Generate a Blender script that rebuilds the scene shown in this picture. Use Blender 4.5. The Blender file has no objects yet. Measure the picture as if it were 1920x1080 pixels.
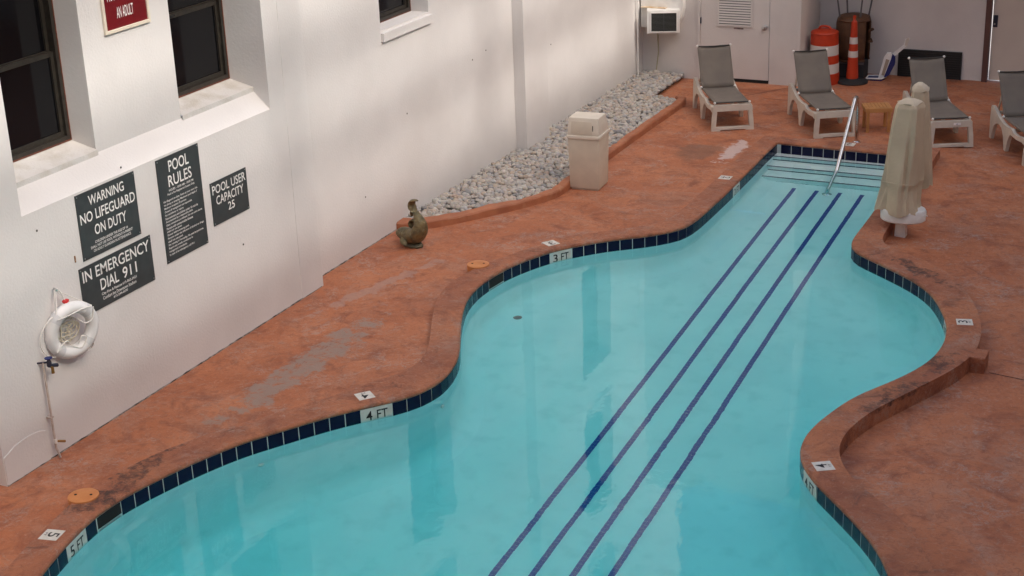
import bpy, bmesh, math, random
import numpy as np
from mathutils import Vector, Matrix
from mathutils.geometry import tessellate_polygon
random.seed(7); rng = np.random.default_rng(7)
sc = bpy.context.scene
col = sc.collection

# ------------------------------------------------------------------ camera, sky, sun, exposure
cam = bpy.data.cameras.new('camera'); cam.sensor_width = 36.0; cam.lens = 54.94
cam.clip_start = .05; cam.clip_end = 2000
camo = bpy.data.objects.new('camera', cam); col.objects.link(camo); sc.camera = camo
def cam_matrix(yaw, pitch, roll, loc):
    f = Vector((math.sin(yaw)*math.cos(pitch), math.cos(yaw)*math.cos(pitch), -math.sin(pitch)))
    r = Vector((math.cos(yaw), -math.sin(yaw), 0)); d = f.cross(r)
    r2 = r*math.cos(roll)+d*math.sin(roll); d2 = -r*math.sin(roll)+d*math.cos(roll)
    m = Matrix((r2, -d2, -f)).transposed().to_4x4(); m.translation = loc
    return m
camo.matrix_world = cam_matrix(-.454681, .365139, .038399, Vector((9.028, 0, 6.104)))

SUN_EL, SUN_AZ = math.radians(40), math.radians(104)      # azimuth clockwise from +Y: the sun stands over the hotel, right of the wall
w = bpy.data.worlds.new('World'); sc.world = w; w.use_nodes = True
nt = w.node_tree; nt.nodes.clear()
sky = nt.nodes.new('ShaderNodeTexSky'); sky.sky_type = 'NISHITA'; sky.sun_disc = False
sky.sun_elevation = SUN_EL; sky.sun_rotation = SUN_AZ; sky.dust_density = 5.0; sky.air_density = 1.0; sky.ozone_density = .6
bg = nt.nodes.new('ShaderNodeBackground'); bg.inputs[1].default_value = .15
out = nt.nodes.new('ShaderNodeOutputWorld'); nt.links.new(sky.outputs[0], bg.inputs[0]); nt.links.new(bg.outputs[0], out.inputs[0])
sun = bpy.data.lights.new('sun', 'SUN'); sun.energy = 1.45; sun.angle = math.radians(2.1); sun.color = (1, .95, .88)
suno = bpy.data.objects.new('sun', sun); col.objects.link(suno)
sd = Vector((math.sin(SUN_AZ)*math.cos(SUN_EL), math.cos(SUN_AZ)*math.cos(SUN_EL), math.sin(SUN_EL)))
suno.rotation_euler = sd.to_track_quat('Z', 'Y').to_euler(); suno.location = sd*60
sc.view_settings.view_transform = 'Standard'; sc.view_settings.look = 'None'
sc.view_settings.exposure = .98; sc.view_settings.gamma = 1.0; sc.view_settings.use_curve_mapping = False
sc.cycles.use_denoising = True
try: sc.cycles.denoiser = 'OPENIMAGEDENOISE'
except Exception: pass
sc.cycles.max_bounces = 14; sc.cycles.diffuse_bounces = 6; sc.cycles.transmission_bounces = 10; sc.cycles.glossy_bounces = 6
sc.cycles.blur_glossy = .2; sc.cycles.sample_clamp_indirect = 8

# ------------------------------------------------------------------ materials
MATS = {}
ZC, ZWATER = .10, -.05
def M(name, c, rough=.6, c2=None, scale=6, detail=5, lo=.35, hi=.65, bump=0, bscale=60, metal=0, spec=.5, dist=.02, c3=None, scale3=1.5, lo3=.55, hi3=.75):
    if name in MATS: return MATS[name]
    m = bpy.data.materials.new(name); m.use_nodes = True; n = m.node_tree.nodes; L = m.node_tree.links
    b = n['Principled BSDF']; b.inputs['Base Color'].default_value = (*c, 1); b.inputs['Roughness'].default_value = rough
    b.inputs['Metallic'].default_value = metal; b.inputs['Specular IOR Level'].default_value = spec
    tc = n.new('ShaderNodeTexCoord')
    last = None
    def noise(s, d):
        t = n.new('ShaderNodeTexNoise'); t.inputs['Scale'].default_value = s; t.inputs['Detail'].default_value = d
        L.new(tc.outputs['Object'], t.inputs['Vector']); return t
    def mixin(prev, cc, s, d, lo, hi):
        t = noise(s, d); r = n.new('ShaderNodeMapRange'); r.inputs[1].default_value = lo; r.inputs[2].default_value = hi
        L.new(t.outputs[0], r.inputs[0]); x = n.new('ShaderNodeMix'); x.data_type = 'RGBA'
        L.new(r.outputs[0], x.inputs[0])
        if prev is None: x.inputs[6].default_value = (*c, 1)
        else: L.new(prev, x.inputs[6])
        x.inputs[7].default_value = (*cc, 1); return x.outputs[2]
    if c2: last = mixin(last, c2, scale, detail, lo, hi)
    if c3: last = mixin(last, c3, scale3, 6, lo3, hi3)
    if last: L.new(last, b.inputs['Base Color'])
    if bump:
        t = noise(bscale, 4); bm = n.new('ShaderNodeBump'); bm.inputs['Strength'].default_value = bump; bm.inputs['Distance'].default_value = dist
        L.new(t.outputs[0], bm.inputs['Height']); L.new(bm.outputs[0], b.inputs['Normal'])
    MATS[name] = m; return m

wall_m = M('white_stucco', (.70, .675, .655), .85, (.655, .63, .61), 1.3, 8, .4, .7, .22, 42, dist=.012, c3=(.60, .57, .545), scale3=.6, lo3=.54, hi3=.82)
sill_m = M('weathered_sill', (.66, .635, .605), .85, (.50, .455, .39), 5, 9, .45, .8, .3, 50)
back_m = M('mauve_white_stucco', (.65, .605, .565), .85, (.59, .55, .515), 1.6, 6, .4, .7, .35, 50, dist=.012)
stain_m = M('damp_stucco', (.60, .56, .50), .9, (.45, .40, .30), 3, 6, .5, .75, .3, 50)
frame_m = M('bronze_aluminium', (.016, .013, .010), .5, (.028, .023, .017), 20, spec=.5)
rust_m = M('rust_red_seal', (.16, .05, .025), .8, (.09, .03, .02), 30)
pane_m = M('dark_glass', (.004, .004, .005), .09, spec=.3, bump=.03, bscale=3)
white_m = M('white_plastic', (.80, .78, .74), .4, (.72, .70, .66), 9)
resin_m = M('beige_resin', (.62, .55, .46), .5, (.55, .48, .40), 8, bump=.08, bscale=120)
sling_m = M('taupe_sling', (.185, .155, .125), .8, (.155, .13, .108), 4, bump=.35, bscale=420, dist=.004)
sling_edge_m = M('dark_hem', (.05, .045, .04), .8)
can_m = M('beige_bin_plastic', (.66, .575, .455), .5, (.60, .52, .41), 5, bump=.1, bscale=90)
lid_m = M('pale_bin_lid', (.76, .69, .58), .45, (.70, .63, .52), 6)
slot_m = M('black_gap', (.01, .01, .01), .9)
signm = M('charcoal_sign', (.035, .043, .045), .45, (.045, .053, .055), 9)
letter_m = M('white_lettering', (.82, .80, .77), .6)
redm = M('maroon_sign', (.17, .006, .010), .4, (.14, .005, .008), 6)
trim_m = M('cream_sign_frame', (.72, .64, .52), .5)
ring_m = M('white_ring_foam', (.82, .81, .80), .5, (.74, .73, .71), 6)
band_m = M('grey_band', (.62, .62, .62), .7)
rope_m = M('white_rope', (.80, .77, .72), .8)
old_rope_m = M('yellowed_rope', (.56, .49, .36), .85, (.68, .63, .52), 30)
red_m = M('red_plastic', (.55, .02, .02), .5)
brass_m = M('brass', (.36, .20, .06), .4, metal=.8)
dkmetal_m = M('dark_valve', (.03, .03, .05), .45, metal=.3)
pipe_m = M('painted_pipe', (.55, .47, .42), .6, (.42, .33, .28), 18)
steel_m = M('stainless_steel', (.62, .61, .60), .18, metal=1.0)
chrome_m = M('satin_chrome', (.55, .55, .55), .3, metal=1.0)
navy_m = M('navy_tile', (.006, .007, .028), .22, (.009, .010, .042), 4, spec=.16, bump=.06, bscale=25)
grout_m = M('pale_grout', (.62, .66, .62), .8)
dmark_m = M('white_tile', (.72, .70, .64), .3, (.60, .57, .50), 14)
black_m = M('black_print', (.012, .012, .012), .6)
plaster_m = M('pool_plaster', (.92, .94, .92), .7, (.84, .885, .875), 1.1, 8, .42, .66, c3=(.80, .85, .83), scale3=4.5, lo3=.52, hi3=.75)
stripe_m = M('blue_mosaic', (.012, .045, .26), .35, (.018, .06, .31), 30, 2)
nosing_m = M('dark_step_tile', (.01, .015, .05), .3)
orange_m = M('traffic_orange', (.52, .042, .008), .5, (.43, .034, .007), 7)
band2_m = M('reflective_white', (.62, .58, .53), .5)
rubber_m = M('black_rubber', (.02, .02, .02), .7)
wicker_m = M('brown_panel', (.13, .06, .025), .6, (.09, .04, .018), 9)
greyleg_m = M('grey_tube', (.12, .11, .11), .5)
teak_m = M('oiled_teak', (.52, .25, .085), .55, (.42, .19, .06), 9)
fabric_m = M('khaki_cover_cloth', (.56, .455, .32), .85, (.48, .39, .275), 3, bump=.25, bscale=25, dist=.02)
fabric2_m = M('cover_cap_cloth', (.62, .52, .385), .85, (.54, .45, .33), 3)
bronze_m = M('patinated_bronze', (.20, .15, .065), .45, (.11, .10, .055), 14, 6, .4, .65, .9, 38, metal=.25, c3=(.26, .24, .14), scale3=22)
lidcover_m = M('orange_lid', (.60, .24, .08), .55, (.52, .18, .05), 8)
blue_m = M('blue_plastic', (.01, .02, .12), .4)
brownframe_m = M('brown_door_frame', (.11, .05, .04), .6)
cream_m = M('cream_door', (.62, .55, .47), .6, (.57, .50, .43), 2)
vent_m = M('black_vent', (.012, .013, .013), .6)
conc_m = M('hotel_concrete', (.55, .52, .48), .85, (.48, .45, .42), 1.2)
coil_m = M('grey_coil', (.07, .075, .07), .5)

def concrete_mat(name, coping):
    m = bpy.data.materials.new(name); m.use_nodes = True; n = m.node_tree.nodes; L = m.node_tree.links
    b = n['Principled BSDF']; b.inputs['Roughness'].default_value = .62; b.inputs['Specular IOR Level'].default_value = .35
    tc = n.new('ShaderNodeTexCoord'); V = tc.outputs['Object']
    def noise(s, d, rough=.55, distn=0, vec=None):
        t = n.new('ShaderNodeTexNoise'); t.inputs['Scale'].default_value = s; t.inputs['Detail'].default_value = d
        t.inputs['Roughness'].default_value = rough; t.inputs['Distortion'].default_value = distn
        L.new(vec or V, t.inputs['Vector']); return t.outputs[0]
    def rmp(s, lo, hi):
        r = n.new('ShaderNodeMapRange'); r.interpolation_type = 'SMOOTHSTEP'; r.inputs[1].default_value = lo; r.inputs[2].default_value = hi; L.new(s, r.inputs[0]); return r.outputs[0]
    def mul(a, c_):
        x = n.new('ShaderNodeMath'); x.operation = 'MULTIPLY'; L.new(a, x.inputs[0])
        if isinstance(c_, (int, float)): x.inputs[1].default_value = c_
        else: L.new(c_, x.inputs[1])
        return x.outputs[0]
    def mix(fac, a, c_):
        x = n.new('ShaderNodeMix'); x.data_type = 'RGBA'; L.new(fac, x.inputs[0])
        if isinstance(a, tuple): x.inputs[6].default_value = (*a, 1)
        else: L.new(a, x.inputs[6])
        x.inputs[7].default_value = (*c_, 1); return x.outputs[2]
    def spot(cx, cy, rx, ry, ang=0, ragged=.9, s=3.5):
        mp = n.new('ShaderNodeMapping'); mp.vector_type = 'TEXTURE'
        mp.inputs['Location'].default_value = (cx, cy, ZC if coping else 0); mp.inputs['Rotation'].default_value = (0, 0, ang); mp.inputs['Scale'].default_value = (rx, ry, .06 if coping else 50)
        L.new(V, mp.inputs['Vector']); g = n.new('ShaderNodeVectorMath'); g.operation = 'LENGTH'; L.new(mp.outputs[0], g.inputs[0])
        a = n.new('ShaderNodeMath'); a.operation = 'MULTIPLY_ADD'; L.new(noise(s, 6, .65), a.inputs[0]); a.inputs[1].default_value = ragged*2; L.new(g.outputs[1], a.inputs[2])
        r = n.new('ShaderNodeMapRange'); r.interpolation_type = 'SMOOTHSTEP'; r.inputs[1].default_value = 1.0+ragged; r.inputs[2].default_value = .62+ragged; L.new(a.outputs[0], r.inputs[0]); return r.outputs[0]
    base = (.42, .138, .058) if not coping else (.37, .128, .064)
    c = mix(rmp(noise(1.1, 7, .6, .6), .38, .66), base, (.50, .185, .084))
    c = mix(mul(rmp(noise(2.6, 9, .7, .8), .46, .68), .85), c, (.235, .070, .036))
    c = mix(mul(rmp(noise(.8, 12, .78, 1.4), .50, .64), .5), c, (.40, .215, .145))
    c = mix(mul(rmp(noise(5.5, 10, .78, 1.6), .54, .64), .55), c, (.40, .24, .17))
    c = mix(mul(rmp(noise(9, 6, .7), .55, .78), .5), c, (.44, .19, .10))
    c = mix(mul(rmp(noise(38, 6, .75), .55, .72), .5), c, (.19, .085, .055))
    c = mix(mul(rmp(noise(13, 12, .85, .9), .50, .60), .65), c, (.255, .088, .048))
    c = mix(mul(rmp(noise(17, 12, .85, .9), .53, .63), .6), c, (.52, .27, .18))
    c = mix(mul(mul(rmp(noise(1.7, 6, .6, .5), .5, .62), rmp(noise(11, 12, .85, 1.2), .47, .58)), .6), c, (.40, .29, .235))
    if coping:
        c = mix(mul(rmp(noise(3.2, 8, .7, 1.), .54, .68), .7), c, (.15, .058, .038))
        c = mix(mul(rmp(noise(7.5, 12, .82, 1.5), .58, .66), .7), c, (.46, .32, .27))
        for s in ((6.12, 16.05, .34, .10, -.75), (5.95, 16.17, .16, .06, -.7), (6.59, 12.98, .26, .13, 1.1), (6.40, 12.55, .16, .09, 1.1), (6.72, 13.75, .2, .14, 1.3), (1.0, 9.1, .13, .42, .15), (1.0, 8.55, .12, .2, 0)):
            c = mix(mul(mul(spot(s[0], s[1], s[2]*1.25, s[3]*1.35, s[4], 1.7, 6), rmp(noise(16, 8, .75), .34, .6)), .8), c, (.062, .032, .026))
    else:
        pn = rmp(noise(6, 10, .75, .6), .36, .52)
        c = mix(mul(mul(spot(1.0, 11.75, .24, 1.55, -.03, 1.4, 5), pn), .9), c, (.31, .225, .18))
        c = mix(mul(spot(2.64, 20.25, .15, .6, 0, 1.6, 7), .75), c, (.62, .50, .46))
        c = mix(mul(spot(.62, 14.0, .10, 1.3, -.25, 1.8, 5), .55), c, (.40, .26, .21))
        c = mix(mul(spot(2.2, 20.0, .35, .5, 0, .8, 2), .6), c, (.20, .10, .065))
    L.new(c, b.inputs['Base Color'])
    r = n.new('ShaderNodeMapRange'); r.inputs[3].default_value = .45; r.inputs[4].default_value = .8; L.new(noise(3, 6), r.inputs[0]); L.new(r.outputs[0], b.inputs['Roughness'])
    ad = n.new('ShaderNodeMath'); ad.operation = 'ADD'; L.new(noise(55 if coping else 70, 5, .7), ad.inputs[0]); L.new(mul(noise(9, 6, .7, 1.0), 2.2 if coping else 1.0), ad.inputs[1])
    bm = n.new('ShaderNodeBump'); bm.inputs['Strength'].default_value = .75 if coping else .45; bm.inputs['Distance'].default_value = .016 if coping else .012
    L.new(ad.outputs[0], bm.inputs['Height']); L.new(bm.outputs[0], b.inputs['Normal'])
    return m
deck_m = concrete_mat('stained_concrete_deck', False)
cope_m = concrete_mat('stamped_coping', True)
curb_m = M('brown_curb', (.42, .155, .072), .65, (.33, .115, .055), 3, 7, .4, .65, .3, 50, c3=(.42, .19, .10), scale3=8)

def water_mat():
    m = bpy.data.materials.new('pool_water'); m.use_nodes = True; n = m.node_tree.nodes; L = m.node_tree.links; n.clear()
    o = n.new('ShaderNodeOutputMaterial'); g = n.new('ShaderNodeBsdfGlass'); g.inputs['IOR'].default_value = 1.333; g.inputs['Roughness'].default_value = 0
    g.inputs['Color'].default_value = (1, 1, 1, 1)
    v = n.new('ShaderNodeVolumeAbsorption'); v.inputs['Color'].default_value = (.06, .935, .955, 1); v.inputs['Density'].default_value = .52
    tc = n.new('ShaderNodeTexCoord')
    t = n.new('ShaderNodeTexNoise'); t.inputs['Scale'].default_value = 2.6; t.inputs['Detail'].default_value = 4; L.new(tc.outputs['Object'], t.inputs['Vector'])
    t2 = n.new('ShaderNodeTexNoise'); t2.inputs['Scale'].default_value = .45; t2.inputs['Detail'].default_value = 2; L.new(tc.outputs['Object'], t2.inputs['Vector'])
    r = n.new('ShaderNodeMapRange'); r.inputs[1].default_value = .5; r.inputs[2].default_value = .72; L.new(t2.outputs[0], r.inputs[0])
    mu = n.new('ShaderNodeMath'); mu.operation = 'MULTIPLY_ADD'; L.new(r.outputs[0], mu.inputs[0]); mu.inputs[1].default_value = 1.5; mu.inputs[2].default_value = .3
    mm = n.new('ShaderNodeMath'); mm.operation = 'MULTIPLY'; L.new(t.outputs[0], mm.inputs[0]); L.new(mu.outputs[0], mm.inputs[1])
    b = n.new('ShaderNodeBump'); b.inputs['Strength'].default_value = .12; b.inputs['Distance'].default_value = .03
    L.new(mm.outputs[0], b.inputs['Height']); L.new(b.outputs[0], g.inputs['Normal'])
    L.new(g.outputs[0], o.inputs['Surface']); L.new(v.outputs[0], o.inputs['Volume'])
    return m
def stone_mat():
    m = bpy.data.materials.new('river_pebbles'); m.use_nodes = True; n = m.node_tree.nodes; L = m.node_tree.links
    b = n['Principled BSDF']; b.inputs['Roughness'].default_value = .7
    a = n.new('ShaderNodeAttribute'); a.attribute_name = 'stone_tone'
    r = n.new('ShaderNodeValToRGB'); L.new(a.outputs['Fac'], r.inputs[0])
    e = r.color_ramp.elements; e[0].color = (.20, .195, .19, 1); e[1].color = (.68, .63, .56, 1)
    for p_, c_ in ((.2, (.40, .39, .38, 1)), (.4, (.47, .41, .34, 1)), (.55, (.50, .49, .47, 1)), (.7, (.52, .41, .32, 1)), (.85, (.58, .54, .48, 1))):
        x = e.new(p_); x.color = c_
    tc = n.new('ShaderNodeTexCoord'); t = n.new('ShaderNodeTexNoise'); t.inputs['Scale'].default_value = 40; L.new(tc.outputs['Object'], t.inputs['Vector'])
    mx = n.new('ShaderNodeMix'); mx.data_type = 'RGBA'; mx.blend_type = 'MULTIPLY'; mx.inputs[0].default_value = .3
    L.new(r.outputs[0], mx.inputs[6]); L.new(t.outputs['Color'], mx.inputs[7]); L.new(mx.outputs[2], b.inputs['Base Color'])
    return m

# ------------------------------------------------------------------ helpers
def tag(o, label=None, cat=None, group=None, kind=None):
    if label: o['label'] = label
    if cat: o['category'] = cat
    if group: o['group'] = group
    if kind: o['kind'] = kind
    return o
def empty(name, loc=(0, 0, 0), rz=0):
    o = bpy.data.objects.new(name, None); col.objects.link(o); o.location = loc; o.rotation_euler = (0, 0, rz); o.empty_display_size = .1
    return o
def link(name, me, mat, parent=None, smooth=False):
    if mat and not me.materials: me.materials.append(mat)
    o = bpy.data.objects.new(name, me); col.objects.link(o)
    if parent: o.parent = parent
    if smooth:
        me.polygons.foreach_set('use_smooth', [True]*len(me.polygons))
    return o
def mesh(name, v, f, mat, parent=None, smooth=False):
    me = bpy.data.meshes.new(name); me.from_pydata([tuple(p) for p in v], [], f); me.update()
    return link(name, me, mat, parent, smooth)
def from_bm(name, bm, mat, parent=None, smooth=False, sharp=None):
    bmesh.ops.recalc_face_normals(bm, faces=bm.faces)
    me = bpy.data.meshes.new(name); bm.to_mesh(me); bm.free()
    o = link(name, me, mat, parent, smooth)
    if smooth:
        try: me.set_sharp_from_angle(angle=math.radians(sharp or 40))
        except Exception: pass
    return o
def bbox(bm, x0, x1, y0, y1, z0, z1, bev=0, mtx=None):
    r = bmesh.ops.create_cube(bm, size=1)
    vs = r['verts']
    for v in vs:
        v.co = Vector(((x0+x1)/2+v.co.x*(x1-x0), (y0+y1)/2+v.co.y*(y1-y0), (z0+z1)/2+v.co.z*(z1-z0)))
    if bev:
        es = list({e for v in vs for e in v.link_edges})
        g = bmesh.ops.bevel(bm, geom=es, offset=bev, segments=2, profile=.6, affect='EDGES')
        vs = list({v for f in g['faces'] for v in f.verts} | {v for v in vs if v.is_valid})
    if mtx is not None:
        for v in vs:
            if v.is_valid: v.co = mtx @ v.co
    return bm
def box(name, x0, x1, y0, y1, z0, z1, mat, parent=None, bev=0, mtx=None):
    bm = bmesh.new(); bbox(bm, x0, x1, y0, y1, z0, z1, bev, mtx)
    return from_bm(name, bm, mat, parent)
def tube_into(bm, pts, rad, seg=8, cap=True, closed=False, flat=1.0):
    P = [Vector(p) for p in pts]; n = len(P)
    R = rad if isinstance(rad, (list, tuple)) else [rad]*n
    up = Vector((0, 0, 1)); rings = []; prev = None
    for i in range(n):
        if closed: t = P[(i+1) % n]-P[i-1]
        else: t = P[min(i+1, n-1)]-P[max(i-1, 0)]
        t.normalize()
        if prev is None:
            a = t.cross(up if abs(t.z) < .9 else Vector((1, 0, 0))).normalized()
        else:
            a = (prev-t*prev.dot(t)).normalized()
        prev = a; b = t.cross(a)
        rings.append([bm.verts.new(P[i]+(a*math.cos(2*math.pi*k/seg)+b*math.sin(2*math.pi*k/seg)*flat)*R[i]) for k in range(seg)])
    m = n if closed else n-1
    for i in range(m):
        A, B = rings[i], rings[(i+1) % n]
        for k in range(seg): bm.faces.new((A[k], A[(k+1) % seg], B[(k+1) % seg], B[k]))
    if cap and not closed:
        bm.faces.new(rings[0][::-1]); bm.faces.new(rings[-1])
def tube(name, pts, rad, mat, parent=None, seg=8, closed=False, flat=1.0):
    bm = bmesh.new(); tube_into(bm, pts, rad, seg, True, closed, flat); return from_bm(name, bm, mat, parent, True, 60)
def lathe(name, prof, mat, parent=None, seg=24, loc=(0, 0, 0)):
    bm = bmesh.new(); rings = []
    for r, z in prof: rings.append([bm.verts.new((loc[0]+r*math.cos(2*math.pi*k/seg), loc[1]+r*math.sin(2*math.pi*k/seg), loc[2]+z)) for k in range(seg)])
    for A, B in zip(rings, rings[1:]):
        for k in range(seg): bm.faces.new((A[k], A[(k+1) % seg], B[(k+1) % seg], B[k]))
    bm.faces.new(rings[0][::-1]); bm.faces.new(rings[-1])
    return from_bm(name, bm, mat, parent, True, 35)
def spline(pts, n=8, closed=False):
    P = [Vector(p) for p in pts]; N = len(P); o = []
    rng_ = range(N if closed else N-1)
    for i in rng_:
        if closed: a, b, c, d = P[i-1], P[i], P[(i+1) % N], P[(i+2) % N]
        else: a, b, c, d = P[max(i-1, 0)], P[i], P[i+1], P[min(i+2, N-1)]
        for k in range(n):
            t = k/n
            o.append(.5*((2*b)+(c-a)*t+(2*a-5*b+4*c-d)*t*t+(3*b-a-3*c+d)*t**3))
    if not closed: o.append(P[-1])
    return o
def extrude_poly(name, pts2, th, fn, mat, parent=None, smooth=False):
    """closed 2-D outline, thickness th; fn(a, b, t) gives the 3-D point"""
    tri = tessellate_polygon([[Vector((a, b, 0)) for a, b in pts2]]); n = len(pts2)
    v = [fn(a, b, 0) for a, b in pts2]+[fn(a, b, th) for a, b in pts2]
    f = [tuple(t) for t in tri]+[tuple(i+n for i in t[::-1]) for t in tri]+[(i, (i+1) % n, (i+1) % n+n, i+n) for i in range(n)]
    bm = bmesh.new(); V = [bm.verts.new(p) for p in v]
    for q in f:
        try: bm.faces.new([V[i] for i in q])
        except ValueError: pass
    return from_bm(name, bm, mat, parent, smooth, 35)
def sheet(name, loops, zf, mat, parent=None):
    """flat sheet with holes"""
    L3 = [[Vector((x, y, 0)) for x, y in l] for l in loops]
    tri = tessellate_polygon(L3); pts = [p for l in loops for p in l]
    v = [(x, y, zf(x, y)) for x, y in pts]
    bm = bmesh.new(); V = [bm.verts.new(p) for p in v]
    for t in tri:
        try: bm.faces.new([V[i] for i in t])
        except ValueError: pass
    for f in bm.faces:
        f.normal_update()
        if f.normal.z < 0: f.normal_flip()
    me = bpy.data.meshes.new(name); bm.to_mesh(me); bm.free()
    return link(name, me, mat, parent)
_tc = {}
def text_mesh(s):
    if s in _tc: return _tc[s]
    cu = bpy.data.curves.new('lettering', 'FONT'); cu.body = s; cu.resolution_u = 3; cu.offset = .009
    o = bpy.data.objects.new('lettering', cu); col.objects.link(o)
    dg = bpy.context.evaluated_depsgraph_get(); me = bpy.data.meshes.new_from_object(o.evaluated_get(dg))
    v = np.array([q.co[:] for q in me.vertices]); f = [tuple(p.vertices) for p in me.polygons]
    bpy.data.objects.remove(o); bpy.data.curves.remove(cu); bpy.data.meshes.remove(me)
    _tc[s] = (v[:, 0], v[:, 1], f); return _tc[s]
def lettering(name, lines, org, right, up, mat, parent):
    """lines: (text, a0, a1, b0, b1) boxes in the sign's plane, metres from org; fixed cap height"""
    org, right, up = Vector(org), Vector(right), Vector(up); V = []; F = []
    for s, a0, a1, b0, b1 in lines:
        x, y, f = text_mesh(s); k = len(V)
        y0, y1 = (y.min(), y.max()) if not any(c in s for c in 'gjpqy,') else (-.18 if y.min() < -.05 else y.min(), y.max())
        xs = a0+(x-x.min())/(x.max()-x.min())*(a1-a0); ys = b0+(y-y0)/(y1-y0)*(b1-b0)
        V += [org+right*float(a)+up*float(b) for a, b in zip(xs, ys)]; F += [tuple(i+k for i in q) for q in f]
    return mesh(name, V, F, mat, parent)

# ------------------------------------------------------------------ outlines (metres)
LI = [(3.19,20.53),(3.19,20.07),(3.21,19.51),(3.22,19.02),(3.23,18.58),(3.24,18.05),(3.24,17.62),(3.24,17.24),(3.23,16.95),(3.2,16.69),(3.13,16.52),(3.0,16.38),(2.86,16.22),(2.65,16.07),(2.45,15.9),(2.29,15.72),(2.16,15.56),(2.06,15.41),(1.95,15.2),(1.88,15.0),(1.81,14.79),(1.77,14.59),(1.75,14.37),(1.74,14.09),(1.8,13.7),(1.93,13.33),(2.15,12.84),(2.39,12.36),(2.48,12.07),(2.53,11.77),(2.51,11.57),(2.44,11.34),(2.32,11.16),(2.19,11.02),(2.0,10.78),(1.82,10.51),(1.66,10.23),(1.5,9.97),(1.39,9.68),(1.29,9.38),(1.21,9.06),(1.15,8.75),(1.14,8.48),(1.18,8.19),(1.26,7.85),(1.35,7.55)]
RI = [(5.02,20.45),(5.05,19.53),(5.09,18.68),(5.13,18.07),(5.14,17.26),(5.14,16.88),(5.16,16.68),(5.24,16.51),(5.37,16.39),(5.52,16.28),(5.68,16.14),(5.92,15.94),(6.16,15.69),(6.32,15.46),(6.46,15.15),(6.58,14.82),(6.64,14.61),(6.68,14.23),(6.67,13.95),(6.63,13.71),(6.55,13.47),(6.42,13.17),(6.27,12.9),(6.15,12.65),(6.08,12.38),(6.01,12.09),(5.98,11.82),(5.99,11.61),(6.01,11.5),(6.07,11.33),(6.14,11.22),(6.26,11.04),(6.45,10.83),(6.63,10.62),(6.78,10.44),(6.92,10.25),(7.05,10.03),(7.13,9.84)]
CI = [(1.55,7.0),(1.9,6.4),(2.5,5.8),(3.3,5.45),(4.2,5.35),(5.1,5.5),(5.9,5.95),(6.6,6.6),(7.1,7.4),(7.35,8.2),(7.38,9.0),(7.25,9.55)]
LO = [(2.93,20.80),(2.92,20.21),(2.92,19.5),(2.94,18.53),(2.95,17.67),(2.94,17.05),(2.89,16.76),(2.73,16.51),(2.39,16.22),(2.01,15.78),(1.81,15.47),(1.66,15.07),(1.52,14.71),(1.45,14.35),(1.42,14.02),(1.48,13.65),(1.64,13.23),(1.85,12.78),(2.04,12.37),(2.15,12.0),(2.11,11.73),(2.0,11.53),(1.89,11.34),(1.8,11.11),(1.61,10.78),(1.42,10.46),(1.16,10.0),(.95,9.51),(.87,9.13),(.82,8.74),(.85,8.43),(.93,8.03),(1.0,7.71)]
RO = [(5.36,20.86),(5.39,19.87),(5.41,18.51),(5.43,17.45),(5.44,17.05),(5.50,16.80),(5.74,16.64),(6.08,16.42),(6.45,16.01),(6.72,15.45),(6.89,14.97),(6.98,14.49),(7.0,14.19),(6.97,13.91),(6.86,13.54),(6.75,13.29),(6.53,12.78),(6.41,12.51),(6.34,12.28),(6.29,12.01),(6.28,11.78),(6.3,11.63),(6.35,11.51),(6.43,11.33),(6.55,11.15),(6.74,10.97),(6.91,10.82),(7.09,10.6),(7.25,10.35),(7.36,10.13),(7.43,9.96)]
CO = [(1.13,7.3),(1.3,6.75),(1.65,6.15),(2.3,5.5),(3.2,5.1),(4.2,5.0),(5.2,5.15),(6.1,5.6),(6.85,6.35),(7.4,7.2),(7.7,8.1),(7.73,9.0),(7.6,9.6)]
def resample(pts, step):
    p = np.array([[q.x, q.y] for q in spline([(a, b, 0) for a, b in pts], 6)]); s = np.r_[0, np.cumsum(np.hypot(*np.diff(p, axis=0).T))]
    n = int(round(s[-1]/step)); t = np.linspace(0, s[-1], n+1)
    return np.c_[np.interp(t, s, p[:, 0]), np.interp(t, s, p[:, 1])]
def smooth(p, it):
    p = p.copy()
    for _ in range(it): p[1:-1] = .25*p[:-2]+.5*p[1:-1]+.25*p[2:]
    return p
inner = smooth(resample(LI+CI+RI[::-1], .06), 14)       # far left corner, round the body, to far right corner
outer = smooth(resample(LO+CO+RO[::-1], .06), 14)
def offset(p, d):                                        # + = towards the deck
    t = np.gradient(p, axis=0); t /= np.hypot(t[:, 0], t[:, 1])[:, None]
    return p+np.c_[t[:, 1], -t[:, 0]]*d
inner_closed_end = inner[-1], inner[0]
def ring_of(d):
    q = offset(inner, d)
    if d:                                                # keep the two square corners of the neck end
        yl = inner[0][1]+d; yr = inner[-1][1]+d
        q = q.copy(); q[0][1] = yl; q[-1][1] = yr
    return q
tl = lambda a: [tuple(map(float, q)) for q in a]
def deckz(x, y):
    s = min(1, max(0, (x-4.9)/1.2)); s = s*s*(3-2*s); return -.06*s
def floorz(y): return ZWATER-.61-(18.6-y)*.086

# ------------------------------------------------------------------ setting: ground, deck, water, sky
tag(mesh('ground', [(-400, -400, -3), (400, -400, -3), (400, 400, -3), (-400, 400, -3)], [(0, 1, 2, 3)], conc_m), kind='structure')
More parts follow.
